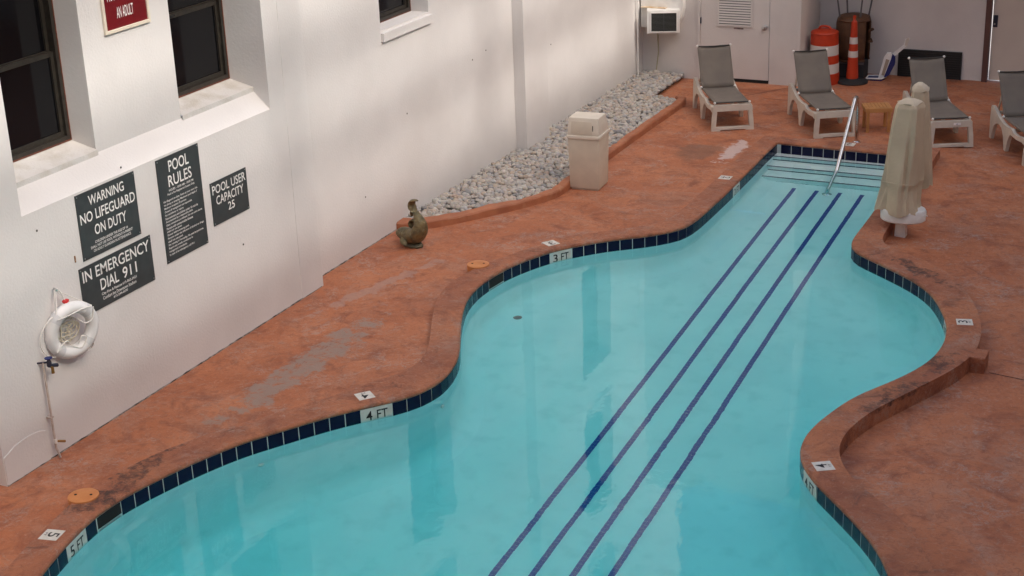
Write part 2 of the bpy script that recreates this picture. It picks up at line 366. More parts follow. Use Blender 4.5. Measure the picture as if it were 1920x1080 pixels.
# the deck sheet is gridded a little so its slight fall to the right is smooth
dk = sheet('deck', [[(-1.4, -3), (17, -3), (17, 25.45), (-1.4, 25.45)], tl(outer)], lambda x, y: 0, deck_m)
bm = bmesh.new(); bm.from_mesh(dk.data)
for x in np.linspace(4.9, 6.1, 9): bmesh.ops.bisect_plane(bm, geom=bm.verts[:]+bm.edges[:]+bm.faces[:], plane_co=(float(x), 0, 0), plane_no=(1, 0, 0))
for v in bm.verts: v.co.z = deckz(v.co.x, v.co.y)
bm.to_mesh(dk.data); bm.free(); dk.data.polygons.foreach_set('use_smooth', [True]*len(dk.data.polygons))
tag(dk, kind='structure')
# faint saw joints in the deck
jt = M('dark_joint', (.10, .045, .03), .9)
for k, (a, b_) in enumerate((((1.16, 22.3), (2.4, 24.0)), ((2.2, 23.2), (3.2, 23.15)), ((7.15, 14.0), (9.5, 13.6)))):
    d = (Vector(b_)-Vector(a)).normalized(); n_ = Vector((-d.y, d.x))*.006
    q = [Vector(a)-n_, Vector(a)+n_, Vector(b_)+n_, Vector(b_)-n_]
    mesh('joint', [(p.x, p.y, deckz(p.x, p.y)+.003) for p in q], [(0, 1, 2, 3)], jt, dk)

# ------------------------------------------------------------------ swimming pool
pool = tag(empty('swimming_pool', (0, 0, 0)), 'guitar-shaped swimming pool of turquoise water with brown coping and navy waterline tiles', 'swimming pool')
# coping: top sheet, rounded lip, outer face
bm = bmesh.new()
lip = [(.0, ZC-.036), (-.004, ZC-.024), (.0, ZC-.010), (.012, ZC)]
rings = [ring_of(d) for d, z in lip]; zs = [z for d, z in lip]
topin, topout = tl(rings[-1]), tl(outer)
tri = tessellate_polygon([[Vector((x, y, 0)) for x, y in topout], [Vector((x, y, 0)) for x, y in topin]])
V = [bm.verts.new((x, y, ZC)) for x, y in topout+topin]
for t in tri:
    try: bm.faces.new([V[i] for i in t])
    except ValueError: pass
def strip(A, za, B, zb):
    n = len(A); a = [bm.verts.new((x, y, za)) for x, y in A]; b_ = [bm.verts.new((x, y, zb)) for x, y in B]
    for i in range(n): bm.faces.new((a[i], a[(i+1) % n], b_[(i+1) % n], b_[i]))
for i in range(3): strip(tl(rings[i]), zs[i], tl(rings[i+1]), zs[i+1])
strip(topout, ZC, topout, -.35)
under = tl(ring_of(.03)); strip(tl(rings[0]), zs[0], under, zs[0])
bmesh.ops.remove_doubles(bm, verts=bm.verts, dist=.0004)
from_bm('coping', bm, cope_m, pool)
box('coping_stub', 6.93, 7.11, 13.95, 14.18, -.10, ZC-.003, cope_m, pool, .012)
# basin: grout wall behind the tiles, plaster wall with cove, floor
def basin(name, prof, mat):
    bm = bmesh.new(); R = [tl(ring_of(d)) for d, z in prof]
    n = len(R[0]); VV = []
    for (d, z), r in zip(prof, R):
        VV.append([bm.verts.new((x, y, z if z is not None and not callable(z) else z(x, y))) for x, y in r])
    for A, B in zip(VV, VV[1:]):
        for i in range(n): bm.faces.new((A[i], A[(i+1) % n], B[(i+1) % n], B[i]))
    return from_bm(name, bm, mat, pool, True, 50)
basin('grout_band', [(.03, ZC-.038), (.0035, ZC-.038), (.0035, -.10)], grout_m)
basin('basin_wall', [(.0035, -.10), (.004, -.105), (.004, lambda x, y: floorz(y)+.22), (-.03, lambda x, y: floorz(y)+.10), (-.10, lambda x, y: floorz(y)+.03), (-.22, lambda x, y: floorz(y))], plaster_m)
sheet('basin_floor', [tl(ring_of(-.20))], lambda x, y: floorz(y)-.001, plaster_m, pool)
# entry steps across the neck end
xe0, xe1 = 3.12, 5.14
for yn, z, zb in ((20.35, -.09, -.25), (20.03, -.25, -.41), (19.71, -.41, -.60)):
    st = box('step', xe0, xe1, yn, 20.62, zb-.02, z, plaster_m, pool, .008)
    box('nosing_stripe', xe0, xe1, yn+.003, yn+.042, z-.004, z+.002, nosing_m, st)
    box('riser_stripe', xe0, xe1, yn-.003, yn+.01, zb+.002, zb+.036, nosing_m, st)
# four lane-like stripes of small blue tiles
for a, m_, b_ in (((3.729, 19.52), (3.844, 13.52), (3.857, 9.95)), ((4.037, 19.50), (4.151, 13.6), (4.169, 10.07)), ((4.348, 19.51), (4.464, 13.69), (4.486, 10.19)), ((4.637, 19.51), (4.757, 13.76), (4.786, 10.3))):
    e_ = (b_[0]+.015, 7.2); P = [(q[0], q[1]) for q in (a, m_, b_, e_)]
    V = []; F = []
    p = resample(P, .056)
    for i in range(len(p)-1):
        for s in (-1, 0):
            k = len(V); x0 = s*.028; y0, y1 = p[i][1]-.0004, p[i+1][1]+.0004
            V += [(p[i][0]+x0+.0002, y0, floorz(y0)+.004), (p[i][0]+x0+.0279, y0, floorz(y0)+.004), (p[i+1][0]+x0+.0279, y1, floorz(y1)+.004), (p[i+1][0]+x0+.0002, y1, floorz(y1)+.004)]
            F.append((k, k+3, k+2, k+1))
    mesh('floor_stripe', V, F, stripe_m, pool)
# waterline tiles, depth markers and skimmer mouths
seg = np.hypot(*np.diff(inner, axis=0).T); S = np.r_[0, np.cumsum(seg)]
def at_s(s):
    i = min(max(np.searchsorted(S, s)-1, 0), len(inner)-2); f = (s-S[i])/max(seg[i], 1e-6)
    p = inner[i]*(1-f)+inner[i+1]*f; j0, j1 = max(i-1, 0), min(i+2, len(inner)-1); t = inner[j1]-inner[j0]; t = t/np.hypot(*t)
    return p, t
def s_of(x, y): return S[np.argmin(np.hypot(inner[:, 0]-x, inner[:, 1]-y))]
TILE = .1524
tile_me = bpy.data.meshes.new('tile'); bm = bmesh.new(); bbox(bm, -.0716, .0716, 0, .013, -.074, .074, .002); bm.to_mesh(tile_me); bm.free(); tile_me.materials.append(navy_m)
tile_me.polygons.foreach_set('use_smooth', [False]*len(tile_me.polygons))
marks = {}
for txt, x, y in (('2 FT', 3.227, 18.6), ('3 FT', 2.087, 15.437), ('4 FT', 2.182, 11.013), ('5 FT', 1.208, 8.046), ('4 FT', 6.217, 11.12), ('3 FT', 6.62, 14.70)):
    marks[int(s_of(x, y)/TILE-.5)] = txt
skims = {int(s_of(1.765, 14.50)/TILE): 0, int(s_of(1.14, 8.60)/TILE): 1}
sk_cells = set()
for k in skims: sk_cells |= {k, k+1}
zt = ZC-.038-.075
k = 0; N = int(S[-1]/TILE); far = []
def place(o, p, t, z, off=0):
    n_in = np.array([-t[1], t[0]])           # towards the water
    o.location = (p[0]-n_in[0]*off, p[1]-n_in[1]*off, z); o.rotation_euler = (0, 0, math.atan2(t[1], t[0])+math.pi)
while k < N:
    if k in marks:
        p, t = at_s((k+1)*TILE); n_in = np.array([t[1], -t[0]]) * -1
        m_ = box('depth_marker', -.150, .150, 0, .012, -.074, .074, dmark_m, pool, .002)
        place(m_, p, t, zt, -.0)
        n_, f_ = marks[k].split()
        lettering('numeral', [(n_, -.105, -.045, -.048, .048), (f_, .0, .105, -.045, .045)], (0, -.0025, 0), (1, 0, 0), (0, 0, 1), black_m, m_)
        k += 2; continue
    if k in sk_cells: k += 1; continue
    p, t = at_s((k+.5)*TILE)
    if p[1] < 7.45: far.append((p, t))
    else:
        o = bpy.data.objects.new('tile', tile_me); col.objects.link(o); o.parent = pool; place(o, p, t, zt)
    k += 1
bm = bmesh.new()
for p, t in far:
    bbox(bm, -.0716, .0716, 0, .013, -.074, .074, 0, Matrix.Translation((p[0], p[1], zt)) @ Matrix.Rotation(math.atan2(t[1], t[0])+math.pi, 4, 'Z'))
tag(from_bm('tile_run', bm, navy_m, pool), kind='stuff')
# neck end tiles
xs0 = inner[0][0]
for i in range(12):
    x = xs0+.05+TILE*(i+.5)
    if x > inner[-1][0]-.02: break
    o = bpy.data.objects.new('tile', tile_me); col.objects.link(o); o.parent = pool
    f = (x-inner[0][0])/(inner[-1][0]-inner[0][0]); yy = inner[0][1]*(1-f)+inner[-1][1]*f
    o.location = (x, yy, zt); o.rotation_euler = (0, 0, math.atan2(inner[-1][1]-inner[0][1], inner[-1][0]-inner[0][0]))
for ks in skims:
    p, t = at_s((ks+1)*TILE)
    m_ = box('skimmer_mouth', -.15, .15, -.003, .30, -.03, .072, slot_m, pool); place(m_, p, t, zt, 0)  # solid box, its black face stands in for the shade inside the opening
    q = box('skimmer_weir', -.13, .13, -.006, .010, -.072, -.045, M('grey_weir', (.35, .36, .34), .6), m_, .003)
# depth numerals set in the coping
for txt, x, y in (('2', 3.035, 18.684), ('3', 1.936, 15.58), ('4', 2.035, 11.14), ('5', 1.042, 8.024), ('3', 6.77, 14.79), ('4', 6.27, 11.30)):
    p, t = at_s(s_of(x, y)); a = math.atan2(t[1], t[0])
    m_ = box('coping_marker', -.078, .078, -.078, .078, -.01, .003, dmark_m, pool, .002); m_.location = (x, y, ZC); m_.rotation_euler = (0, 0, a)
    lettering('numeral', [(txt, -.034, .034, -.03, .062), ('FT', -.022, .022, -.062, -.042)], (0, 0, .0042), (1, 0, 0), (0, 1, 0), black_m, m_)
m_ = box('coping_marker', -.078, .078, -.078, .078, -.01, .003, dmark_m, pool, .002); m_.location = (4.157, 20.70, ZC); m_.rotation_euler = (0, 0, math.pi)
lettering('numeral', [('2', -.034, .034, -.03, .062), ('FT', -.022, .022, -.062, -.042)], (0, 0, .0042), (1, 0, 0), (0, 1, 0), black_m, m_)
# skimmer lids on the deck, return fittings, floor drain
for (x, y) in ((1.46, 14.64), (.86, 8.62)):
    l_ = lathe('skimmer_lid', [(.125, -.12), (.127, .0), (.125, .010), (.115, .015), (.02, .017)], lidcover_m, pool, 28, (x, y, ZC))
    for sx in (-.06, .06): lathe('finger_hole', [(.012, 0), (.012, .002)], slot_m, l_, 10, (x+sx, y+sx*.4, ZC+.0162))
for x, y, z in ((2.50, 11.70, -.36), (1.55, 10.10, -.36)):
    p, t = at_s(s_of(x, y)); lathe('return_fitting', [(.03, 0), (.03, .012), (.014, .02)], white_m, pool, 14).matrix_world = Matrix.Translation((p[0], p[1], z)) @ Matrix.Rotation(math.atan2(t[1], t[0])-math.pi/2+math.pi, 4, 'Z') @ Matrix.Rotation(math.pi/2, 4, 'Y')
lathe('floor_fitting', [(.05, 0), (.05, .012), (.03, .016)], M('grey_fitting', (.07, .09, .10), .6), pool, 14, (1.98, 14.53, floorz(14.53)))
# water
wv = tl(ring_of(.006)); bm = bmesh.new(); n = len(wv)
tri = tessellate_polygon([[Vector((x, y, 0)) for x, y in wv]])
T = [bm.verts.new((x, y, ZWATER)) for x, y in wv]; B_ = [bm.verts.new((x, y, -2.6)) for x, y in wv]
for t in tri:
    bm.faces.new([T[i] for i in t]); bm.faces.new([B_[i] for i in t[::-1]])
for i in range(n): bm.faces.new((T[i], T[(i+1) % n], B_[(i+1) % n], B_[i]))
tag(from_bm('water', bm, water_mat()), kind='structure')

# ------------------------------------------------------------------ white building along the left
bld = tag(empty('white_building', (0, 0, 0)), 'tall white stucco building with dark windows running along the left of the pool', 'building')
def rect_wall(name, X, y0, y1, z0, z1, holes, mat, parent, depth=0):
    ys = sorted({y0, y1, *[h[0] for h in holes], *[h[1] for h in holes]}); zs = sorted({z0, z1, *[h[2] for h in holes], *[h[3] for h in holes]})
    V = []; F = []
    def quad(a, b_, c, d): k = len(V); V.extend((a, b_, c, d)); F.append((k, k+1, k+2, k+3))
    for a, b_ in zip(ys, ys[1:]):
        for c, d in zip(zs, zs[1:]):
            my, mz = (a+b_)/2, (c+d)/2
            if any(h[0] < my < h[1] and h[2] < mz < h[3] for h in holes): continue
            quad((X, a, c), (X, b_, c), (X, b_, d), (X, a, d))
    for h in holes:
        xd = h[4]
        quad((X, h[0], h[2]), (X, h[0], h[3]), (xd, h[0], h[3]), (xd, h[0], h[2])); quad((X, h[1], h[3]), (X, h[1], h[2]), (xd, h[1], h[2]), (xd, h[1], h[3]))
        quad((X, h[0], h[3]), (X, h[1], h[3]), (xd, h[1], h[3]), (xd, h[0], h[3])); quad((X, h[1], h[2]), (X, h[0], h[2]), (xd, h[0], h[2]), (xd, h[1], h[2]))
    return mesh(name, V, F, mat, parent)
def window(xg, y0, y1, z0, z1, parent):
    """double-hung bronze window whose outer face lies at xg"""
    bm = bmesh.new(); t = .05
    for a, b_, c, d in ((y0, y0+t, z0, z1), (y1-t, y1, z0, z1), (y0+t, y1-t, z0, z0+t), (y0+t, y1-t, z1-t, z1)): bbox(bm, xg-.10, xg, a, b_, c, d)
    w_ = from_bm('window', bm, frame_m, parent)
    bm = bmesh.new(); q = .012
    for a, b_, c, d in ((y0-.001, y0+q, z0, z1), (y1-q, y1+.001, z0, z1), (y0+q, y1-q, z0-.001, z0+q)): bbox(bm, xg-.02, xg+.004, a, b_, c, d)
    from_bm('sealant', bm, rust_m, w_)
    zm = z0+(z1-z0)*.44
    for nm, c, d, xo in (('lower_sash', z0+t, zm, -.03), ('upper_sash', zm-.03, z1-t, -.065)):
        bm = bmesh.new(); s = .04
        for a, b_, e, f in ((y0+t, y0+t+s, c, d), (y1-t-s, y1-t, c, d), (y0+t+s, y1-t-s, c, c+s), (y0+t+s, y1-t-s, d-s, d)): bbox(bm, xg+xo-.03, xg+xo, a, b_, e, f)
        from_bm(nm, bm, frame_m, w_)
        mesh('pane', [(xg+xo-.018, y0+t, c), (xg+xo-.018, y1-t, c), (xg+xo-.018, y1-t, d), (xg+xo-.018, y0+t, d)], [(0, 1, 2, 3)], pane_m, w_)
    box('sash_latch', xg-.03, xg-.012, (y0+y1)/2-.28, (y0+y1)/2-.16, zm-.022, zm-.006, slot_m, w_)
    return w_
TOP = 11.5
up_rows = [(5.05, 7.0), (8.0, 9.9)]
# near bay (projects to x = 0) with its recessed panel of two windows
upl = [(y0, y1, a, b_, -.46) for a, b_ in up_rows for y0, y1 in ((9.33, 10.537), (11.785, 12.99))]
rect_wall('wall', 0, 8.66, 13.70, -.05, TOP, [(9.30, 12.99, 2.19, 4.62, -.20)]+upl, wall_m, bld)
rect_wall('recessed_panel', -.20, 9.30, 12.99, 2.30, 4.62, [(9.33, 10.537, 2.30, 4.32, -.57), (11.785, 12.99, 2.30, 4.32, -.57)], wall_m, bld)
mesh('sloped_ledge', [(.0, 9.30, 2.185), (.0, 12.99, 2.185), (-.205, 12.99, 2.385), (-.205, 9.30, 2.385)], [(0, 1, 2, 3)], wall_m, bld)
for y0, y1 in ((9.33, 10.537), (11.785, 12.99)):
    s = window(-.462, y0, y1, 2.48, 4.32, bld)
    e_ = .0 if y0 < 10 else -.02
    k = mesh('window_sill', [(-.57, y0, 2.50), (-.57, y1, 2.50), (-.18, y1, 2.408), (-.18, y0, 2.408), (-.18, y0, 2.355), (-.18, y1, 2.355)], [(0, 3, 2, 1), (3, 4, 5, 2)], sill_m, bld)
# returns of the near bay
mesh('wall_return', [(0, 13.70, -.05), (-.17, 13.70, -.05), (-.17, 13.70, TOP), (0, 13.70, TOP)], [(0, 1, 2, 3)], wall_m, bld)
mesh('wall_return', [(0, 8.66, -.05), (-2.0, 8.66, -.05), (-2.0, 8.66, TOP), (0, 8.66, TOP)], [(0, 1, 2, 3)], wall_m, bld)
rect_wall('wall', -1.2, -6, 8.66, -.05, TOP, [], wall_m, bld)
box('wall_band', -.02, .004, 12.99+.28, 13.695, -.05, TOP, wall_m, bld, .004)
# long set-back wall
h3 = [(15.60, 16.78, 2.46, 4.32, -.52), (21.35, 22.55, 2.46, 4.32, -.52)]
hu = [(y0, y1, a, b_, -.52) for a, b_ in up_rows for y0, y1 in ((15.6, 16.78), (21.35, 22.55))]
rect_wall('wall', -.17, 13.70, 26, -.05, TOP, h3+hu, wall_m, bld)
for h in h3+hu:
    window(-.415, h[0], h[1], h[2], h[3], bld)
    mesh('window_sill', [(-.52, h[0], h[2]+.003), (-.52, h[1], h[2]+.003), (-.13, h[1]+.03, h[2]-.03), (-.13, h[0], h[2]-.03), (-.13, h[0], h[2]-.13), (-.13, h[1]+.03, h[2]-.13), (-.172, h[0], h[2]-.13), (-.172, h[1]+.03, h[2]-.13), (-.172, h[1]+.03, h[2]-.03), (-.172, h[0], h[2]-.03)], [(0, 3, 2, 1), (3, 4, 5, 2), (4, 6, 7, 5), (5, 7, 8, 2), (3, 9, 6, 4)], wall_m, bld)
for h in upl: window(-.40, h[0], h[1], h[2], h[3], bld)
box('pilaster', -.169, 0, 19.13, 19.90, -.05, TOP, wall_m, bld, .006)
box('parapet_cap', -.5, .09, 8.5, 26.1, TOP, TOP+.18, wall_m, bld, .01)
mesh('roof', [(-.3, 8.66, TOP+.01), (-12, 8.66, TOP+.01), (-12, 26, TOP+.01), (-.3, 26, TOP+.01)], [(0, 1, 2, 3)], conc_m, bld)
jm = M('dark_base_joint', (.06, .05, .045), .9, (.30, .26, .23), 9, 6, .42, .6)
V = []; F = []
def base_joint(x, y0, y1):
    V = []; F = []; ys = np.arange(y0, y1+.001, .05)
    for i, y in enumerate(ys):
        h = .006+.007*rng.random(); V.extend([(x, y, h), (x+.006+.006*rng.random(), y, .003), (x, y, -.02)])
        if i: k = 3*i; F.extend([(k-3, k, k+1, k-2), (k-2, k+1, k+2, k-1)])
    mesh('base_joint', V, F, jm, bld)
base_joint(.001, 8.66, 13.70); base_joint(-.169, 13.70, 15.66)
# old render patch low on the near corner
extrude_poly('render_patch', [(8.67, .0), (8.67, .28), (8.82, .33), (8.97, .345), (9.12, .33), (9.19, .30), (9.20, .0)], .006, lambda a, b_, t: (t, a, b_-.02), wall_m, bld)

# old screw holes and a rusty nail in the wall
for x, y, z in ((-.169, 17.9, 1.62), (-.169, 18.3, 1.66), (-.169, 16.1, 1.35), (-.169, 20.4, 1.30), (-.169, 15.0, .62), (.001, 9.45, 2.02), (.001, 10.6, 2.245), (.001, 12.3, .95)):
    q = lathe('screw_hole', [(.011, 0), (.011, .002)], M('hole_dark', (.08, .07, .06), .9), bld, 8); q.matrix_world = Matrix.Translation((x, y, z)) @ Matrix.Rotation(math.pi/2, 4, 'Y')
box('rusty_nail', 0, .012, 9.845, 9.855, 1.60, 1.66, M('rust', (.25, .11, .04), .9, (.40, .28, .18), 40), bld, .002)
# ------------------------------------------------------------------ rear building
rear = tag(empty('rear_building', (0, 24.1, 0)), 'low white building across the far end with louvred door and shaded alcove', 'building')
rear.location = (0, 0, 0)
def quadwall(name, pts, mat, parent): return mesh(name, pts, [tuple(range(len(pts)))], mat, parent)
DX0, DX1 = .84, 1.985
quadwall('wall', [(-.17, 24.12, -.05), (DX0-.05, 24.12, -.05), (DX0-.05, 24.12, 7.3), (-.17, 24.12, 7.3)], back_m, rear)
quadwall('wall', [(DX1+.012, 24.12, -.05), (2.50, 24.12, -.05), (2.50, 24.12, 7.3), (DX1+.012, 24.12, 7.3)], back_m, rear)
quadwall('wall', [(DX0-.05, 24.12, 2.12), (DX1+.012, 24.12, 2.12), (DX1+.012, 24.12, 7.3), (DX0-.05, 24.12, 7.3)], back_m, rear)
box('corner_bead', 2.44, 2.503, 24.113, 24.16, -.05, 7.3, back_m, rear, .004)
quadwall('alcove_side', [(2.50, 24.12, -.1), (2.50, 25.32, -.1), (2.50, 25.32, 7.3), (2.50, 24.12, 7.3)], back_m, rear)
quadwall('alcove_wall', [(2.50, 25.30, -.1), (5.15, 25.30, -.1), (5.15, 25.30, 7.3), (2.50, 25.30, 7.3)], back_m, rear)
quadwall('alcove_wall', [(6.30, 25.30, -.1), (17, 25.30, -.1), (17, 25.30, 7.3), (6.30, 25.30, 7.3)], back_m, rear)
quadwall('alcove_wall', [(5.15, 25.30, 2.15), (6.30, 25.30, 2.15), (6.30, 25.30, 7.3), (5.15, 25.30, 7.3)], back_m, rear)
box('shade_slab', 2.505, 17, 24.1, 25.6, 2.75, 3.05, back_m, rear, .01)  # unseen slab added overhead to darken the alcove
box('roof_slab', -.1, 17, 24.16, 34, 7.3, 7.5, conc_m, rear)
# service door
door = box('door', DX0, DX1, 24.125, 24.17, .055, 2.10, back_m, rear, .003)
box('door_gap', DX0, DX1, 24.13, 24.18, -.05, .053, slot_m, door)
box('door_frame', DX0-.05, DX0-.006, 24.095, 24.16, -.05, 2.12, back_m, rear, .004)
for z in (.93, 1.75): box('hinge', DX0-.010, DX0+.012, 24.105, 24.124, z, z+.10, dkmetal_m, door, .003)
bm = bmesh.new(); lx0, lx1, lz0, lz1 = 1.115, 1.715, .905, 1.70
for a, b_, c, d in ((lx0, lx0+.035, lz0, lz1), (lx1-.035, lx1, lz0, lz1), (lx0+.035, lx1-.035, lz0, lz0+.035), (lx0+.035, lx1-.035, lz1-.035, lz1)): bbox(bm, a, b_, 24.108, 24.124, c, d, .003)
lv = from_bm('louvre_frame', bm, back_m, door)
box('louvre_backing', lx0+.03, lx1-.03, 24.1225, 24.1245, lz0+.03, lz1-.03, coil_m, lv)
z = lz0+.05
while z < lz1-.05:
    mesh('louvre_slat', [(lx0+.035, 24.121, z+.028), (lx1-.035, 24.121, z+.028), (lx1-.035, 24.108, z+.002), (lx0+.035, 24.108, z+.002), (lx0+.035, 24.111, z), (lx1-.035, 24.111, z)], [(0, 1, 2, 3), (3, 2, 5, 4)], back_m, lv); z += .041
kn = lathe('knob', [(.032, 0), (.032, .006), (.012, .012), (.012, .03), (.028, .04), (.033, .055), (.026, .068), (.008, .072)], chrome_m, door, 18)
kn.matrix_world = Matrix.Translation((1.92, 24.125, .92)) @ Matrix.Rotation(math.pi/2, 4, 'X') @ Matrix.Scale(1.3, 4)
box('latch_plate', DX1-.004, DX1+.004, 24.118, 24.124, .88, .97, chrome_m, door)
box('door_notice', 1.40, 1.56, 24.1195, 24.1245, .868, .89, M('notice_print', (.30, .22, .20), .7, (.08, .05, .05), 90, 2, .5, .52), door)
# alcove vent and second door
v = box('floor_vent', 3.82, 4.83, 25.26, 25.305, -.03, .445, vent_m, rear, .006)
for i in range(11): box('vent_blade', 3.85, 4.80, 25.252, 25.262, .02+i*.037, .035+i*.037, vent_m, v)
d2 = box('door', 5.255, 6.25, 25.33, 25.38, .02, 2.12, cream_m, rear, .003)
box('door_frame', 5.15, 5.235, 25.27, 25.40, -.1, 2.15, brownframe_m, rear, .005)
box('lock_plate', 5.265, 5.335, 25.318, 25.331, .87, 1.06, dkmetal_m, d2, .003)
lathe('lock_cylinder', [(.014, 0), (.014, .012)], chrome_m, d2, 12).matrix_world = Matrix.Translation((5.29, 25.318, .92)) @ Matrix.Rotation(math.pi/2, 4, 'X')

# ------------------------------------------------------------------ hotel wing that shades the courtyard (stands right of and behind the camera)
hotel = tag(empty('hotel_wing', (14, 10, 0)), 'tall pale hotel wing standing opposite the white building, outside the picture', 'building')
HT = 14.9; HX = 16.3
hb = box('wall', HX, 26, -12, 34, -.2, HT, conc_m); hb.parent = hotel; hb.matrix_parent_inverse = Matrix.Translation((-14, -10, 0))
# unseen beams and posts, added to cast streaks of shade on the white wall
for zb, tilt, th in ((15.7, .035, .36), (16.85, .05, .42), (18.25, .03, .4)):
    V = []
    for y in (-12, 34):
        z = zb+(y-12)*tilt; V += [(HX+.1, y, z), (HX+.4, y, z), (HX+.4, y, z+th), (HX+.1, y, z+th)]
    q = mesh('shade_beam', V, [(0, 1, 5, 4), (1, 2, 6, 5), (2, 3, 7, 6), (3, 0, 4, 7), (3, 2, 1, 0), (4, 5, 6, 7)], conc_m); q.parent = hotel; q.matrix_parent_inverse = Matrix.Translation((-14, -10, 0))
for y in range(-11, 35, 5):
    q = box('shade_post', HX+.45, HX+.65, y, y+.2, HT, HT+4.2, conc_m); q.parent = hotel; q.matrix_parent_inverse = Matrix.Translation((-14, -10, 0))  # unseen posts added with the beams to break up the sunlight
hb2 = box('wall', -3, HX-.01, -12, -1.6, -.2, HT, conc_m); hb2.parent = hotel; hb2.matrix_parent_inverse = Matrix.Translation((-14, -10, 0))

# ------------------------------------------------------------------ gravel bed and its kerb
gi = [(.56, 24.12), (.58, 22.54), (.98, 22.50), (1.05, 22.35), (1.04, 20.92), (1.06, 19.52), (1.07, 18.03), (1.07, 17.53), (.99, 17.17), (.63, 16.7), (.36, 16.27), (.1, 15.96), (-.17, 15.84)]
cin = [(.96, 22.56), (1.05, 22.35), (1.04, 20.92), (1.05, 19.52), (1.06, 18.03), (1.06, 17.55), (.97, 17.17), (.63, 16.7), (.36, 16.27), (.10, 15.96), (-.165, 15.86)]
cout = [(1.06, 22.66), (1.17, 22.38), (1.16, 20.85), (1.17, 19.4), (1.19, 17.9), (1.17, 17.45), (1.02, 17.07), (.72, 16.55), (.42, 16.1), (.16, 15.80), (-.165, 15.66)]
ci, co = resample(cin, .12), resample(cout, .12); nn = 70
def even(p, n):
    s = np.r_[0, np.cumsum(np.hypot(*np.diff(p, axis=0).T))]; t = np.linspace(0, s[-1], n); return np.c_[np.interp(t, s, p[:, 0]), np.interp(t, s, p[:, 1])]
ci, co = even(ci, nn), even(co, nn)
V = []; F = []
for i in range(nn):
    a, b_ = ci[i], co[i]; d = (b_-a)/np.hypot(*(b_-a)); jz = .006*math.sin(i*.9)+.004*math.sin(i*2.3)
    V += [(a[0], a[1], -.02), (a[0], a[1], .085+jz), (a[0]+d[0]*.014, a[1]+d[1]*.014, .10+jz), (b_[0]-d[0]*.02, b_[1]-d[1]*.02, .094+jz), (b_[0]-d[0]*.003, b_[1]-d[1]*.003, .076+jz), (b_[0], b_[1], -.02)]
for i in range(nn-1):
    for k in range(5): F.append((i*6+k, i*6+k+1, i*6+6+k+1, i*6+6+k))
F += [(0, 1, 2, 3, 4, 5), tuple((nn-1)*6+k for k in (5, 4, 3, 2, 1, 0))]
kb = mesh('kerb', V, F, curb_m); bm = bmesh.new(); bm.from_mesh(kb.data); bmesh.ops.recalc_face_normals(bm, faces=bm.faces); bm.to_mesh(kb.data); bm.free(); tag(kb, kind='structure')
gp = gi+[(-.17, 24.12)]
tag(sheet('gravel_bed', [gp], lambda x, y: .035, M('dark_soil', (.07, .06, .05), .95, (.12, .10, .08), 20)), kind='structure')
def inside(x, y, P):
    r = np.zeros(len(x), bool); j = len(P)-1
    for i in range(len(P)):
        xi, yi = P[i]; xj, yj = P[j]
        c = ((yi > y) != (yj > y)) & (x < (xj-xi)*(y-yi)/(yj-yi+1e-12)+xi); r ^= c; j = i
    return r
g = .061; X, Y = np.meshgrid(np.arange(-.15, 1.12, g), np.arange(15.8, 24.12, g*.87)); X = X+(np.arange(X.shape[0]) % 2)[:, None]*g/2
X = X.ravel()+rng.uniform(-.02, .02, X.size); Y = Y.ravel()+rng.uniform(-.02, .02, Y.size)
k = inside(X, Y, gp) & ~((Y > 19.1) & (Y < 19.93) & (X < .02)); X, Y = X[k], Y[k]
ico = bmesh.new(); bmesh.ops.create_icosphere(ico, subdivisions=1, radius=1); iv = np.array([v.co[:] for v in ico.verts]); fi = np.array([[v.index for v in f.verts] for f in ico.faces]); ico.free()
# one more split for round pebbles
def subdiv(v, f):
    e = {}; v = list(map(tuple, v)); o = []
    def mid(a, b_):
        q = (min(a, b_), max(a, b_))
        if q not in e:
            m_ = (np.array(v[a])+np.array(v[b_]))/2; m_ /= np.linalg.norm(m_); e[q] = len(v); v.append(tuple(m_))
        return e[q]
    for a, b_, c in f:
        x, y, z_ = mid(a, b_), mid(b_, c), mid(c, a); o += [(a, x, z_), (b_, y, x), (c, z_, y), (x, y, z_)]
    return np.array(v), np.array(o)
iv, fi = subdiv(iv, fi)
ns = len(X); V = np.zeros((ns, len(iv), 3)); tone = np.zeros((ns, len(fi)), np.float32)
for i in range(ns):
    a = rng.uniform(.028, .054); s = np.array([a, a*rng.uniform(.65, .95), a*rng.uniform(.5, .8)])
    th = rng.uniform(0, 6.28); ti = rng.normal(0, .35); c, s_ = math.cos(th), math.sin(th); ct, st = math.cos(ti), math.sin(ti)
    Rm = np.array([[c, -s_, 0], [s_, c, 0], [0, 0, 1]]) @ np.array([[1, 0, 0], [0, ct, -st], [0, st, ct]])
    q = iv*(1+.09*np.sin(iv[:, [1, 2, 0]]*3.1+rng.uniform(0, 6, 3)))*s
    V[i] = q @ Rm.T+[X[i], Y[i], .055+rng.uniform(0, .035)]; tone[i] = np.clip(rng.beta(2.2, 2.0), 0, 1)
me = bpy.data.meshes.new('gravel'); me.from_pydata(V.reshape(-1, 3), [], (fi[None]+(np.arange(ns)*len(iv))[:, None, None]).reshape(-1, 3).tolist()); me.update()
at = me.attributes.new('stone_tone', 'FLOAT', 'FACE'); at.data.foreach_set('value', tone.ravel())
tag(link('gravel', me, stone_mat(), None, True), 'loose grey and tan river pebbles along the white wall', 'gravel', kind='stuff')

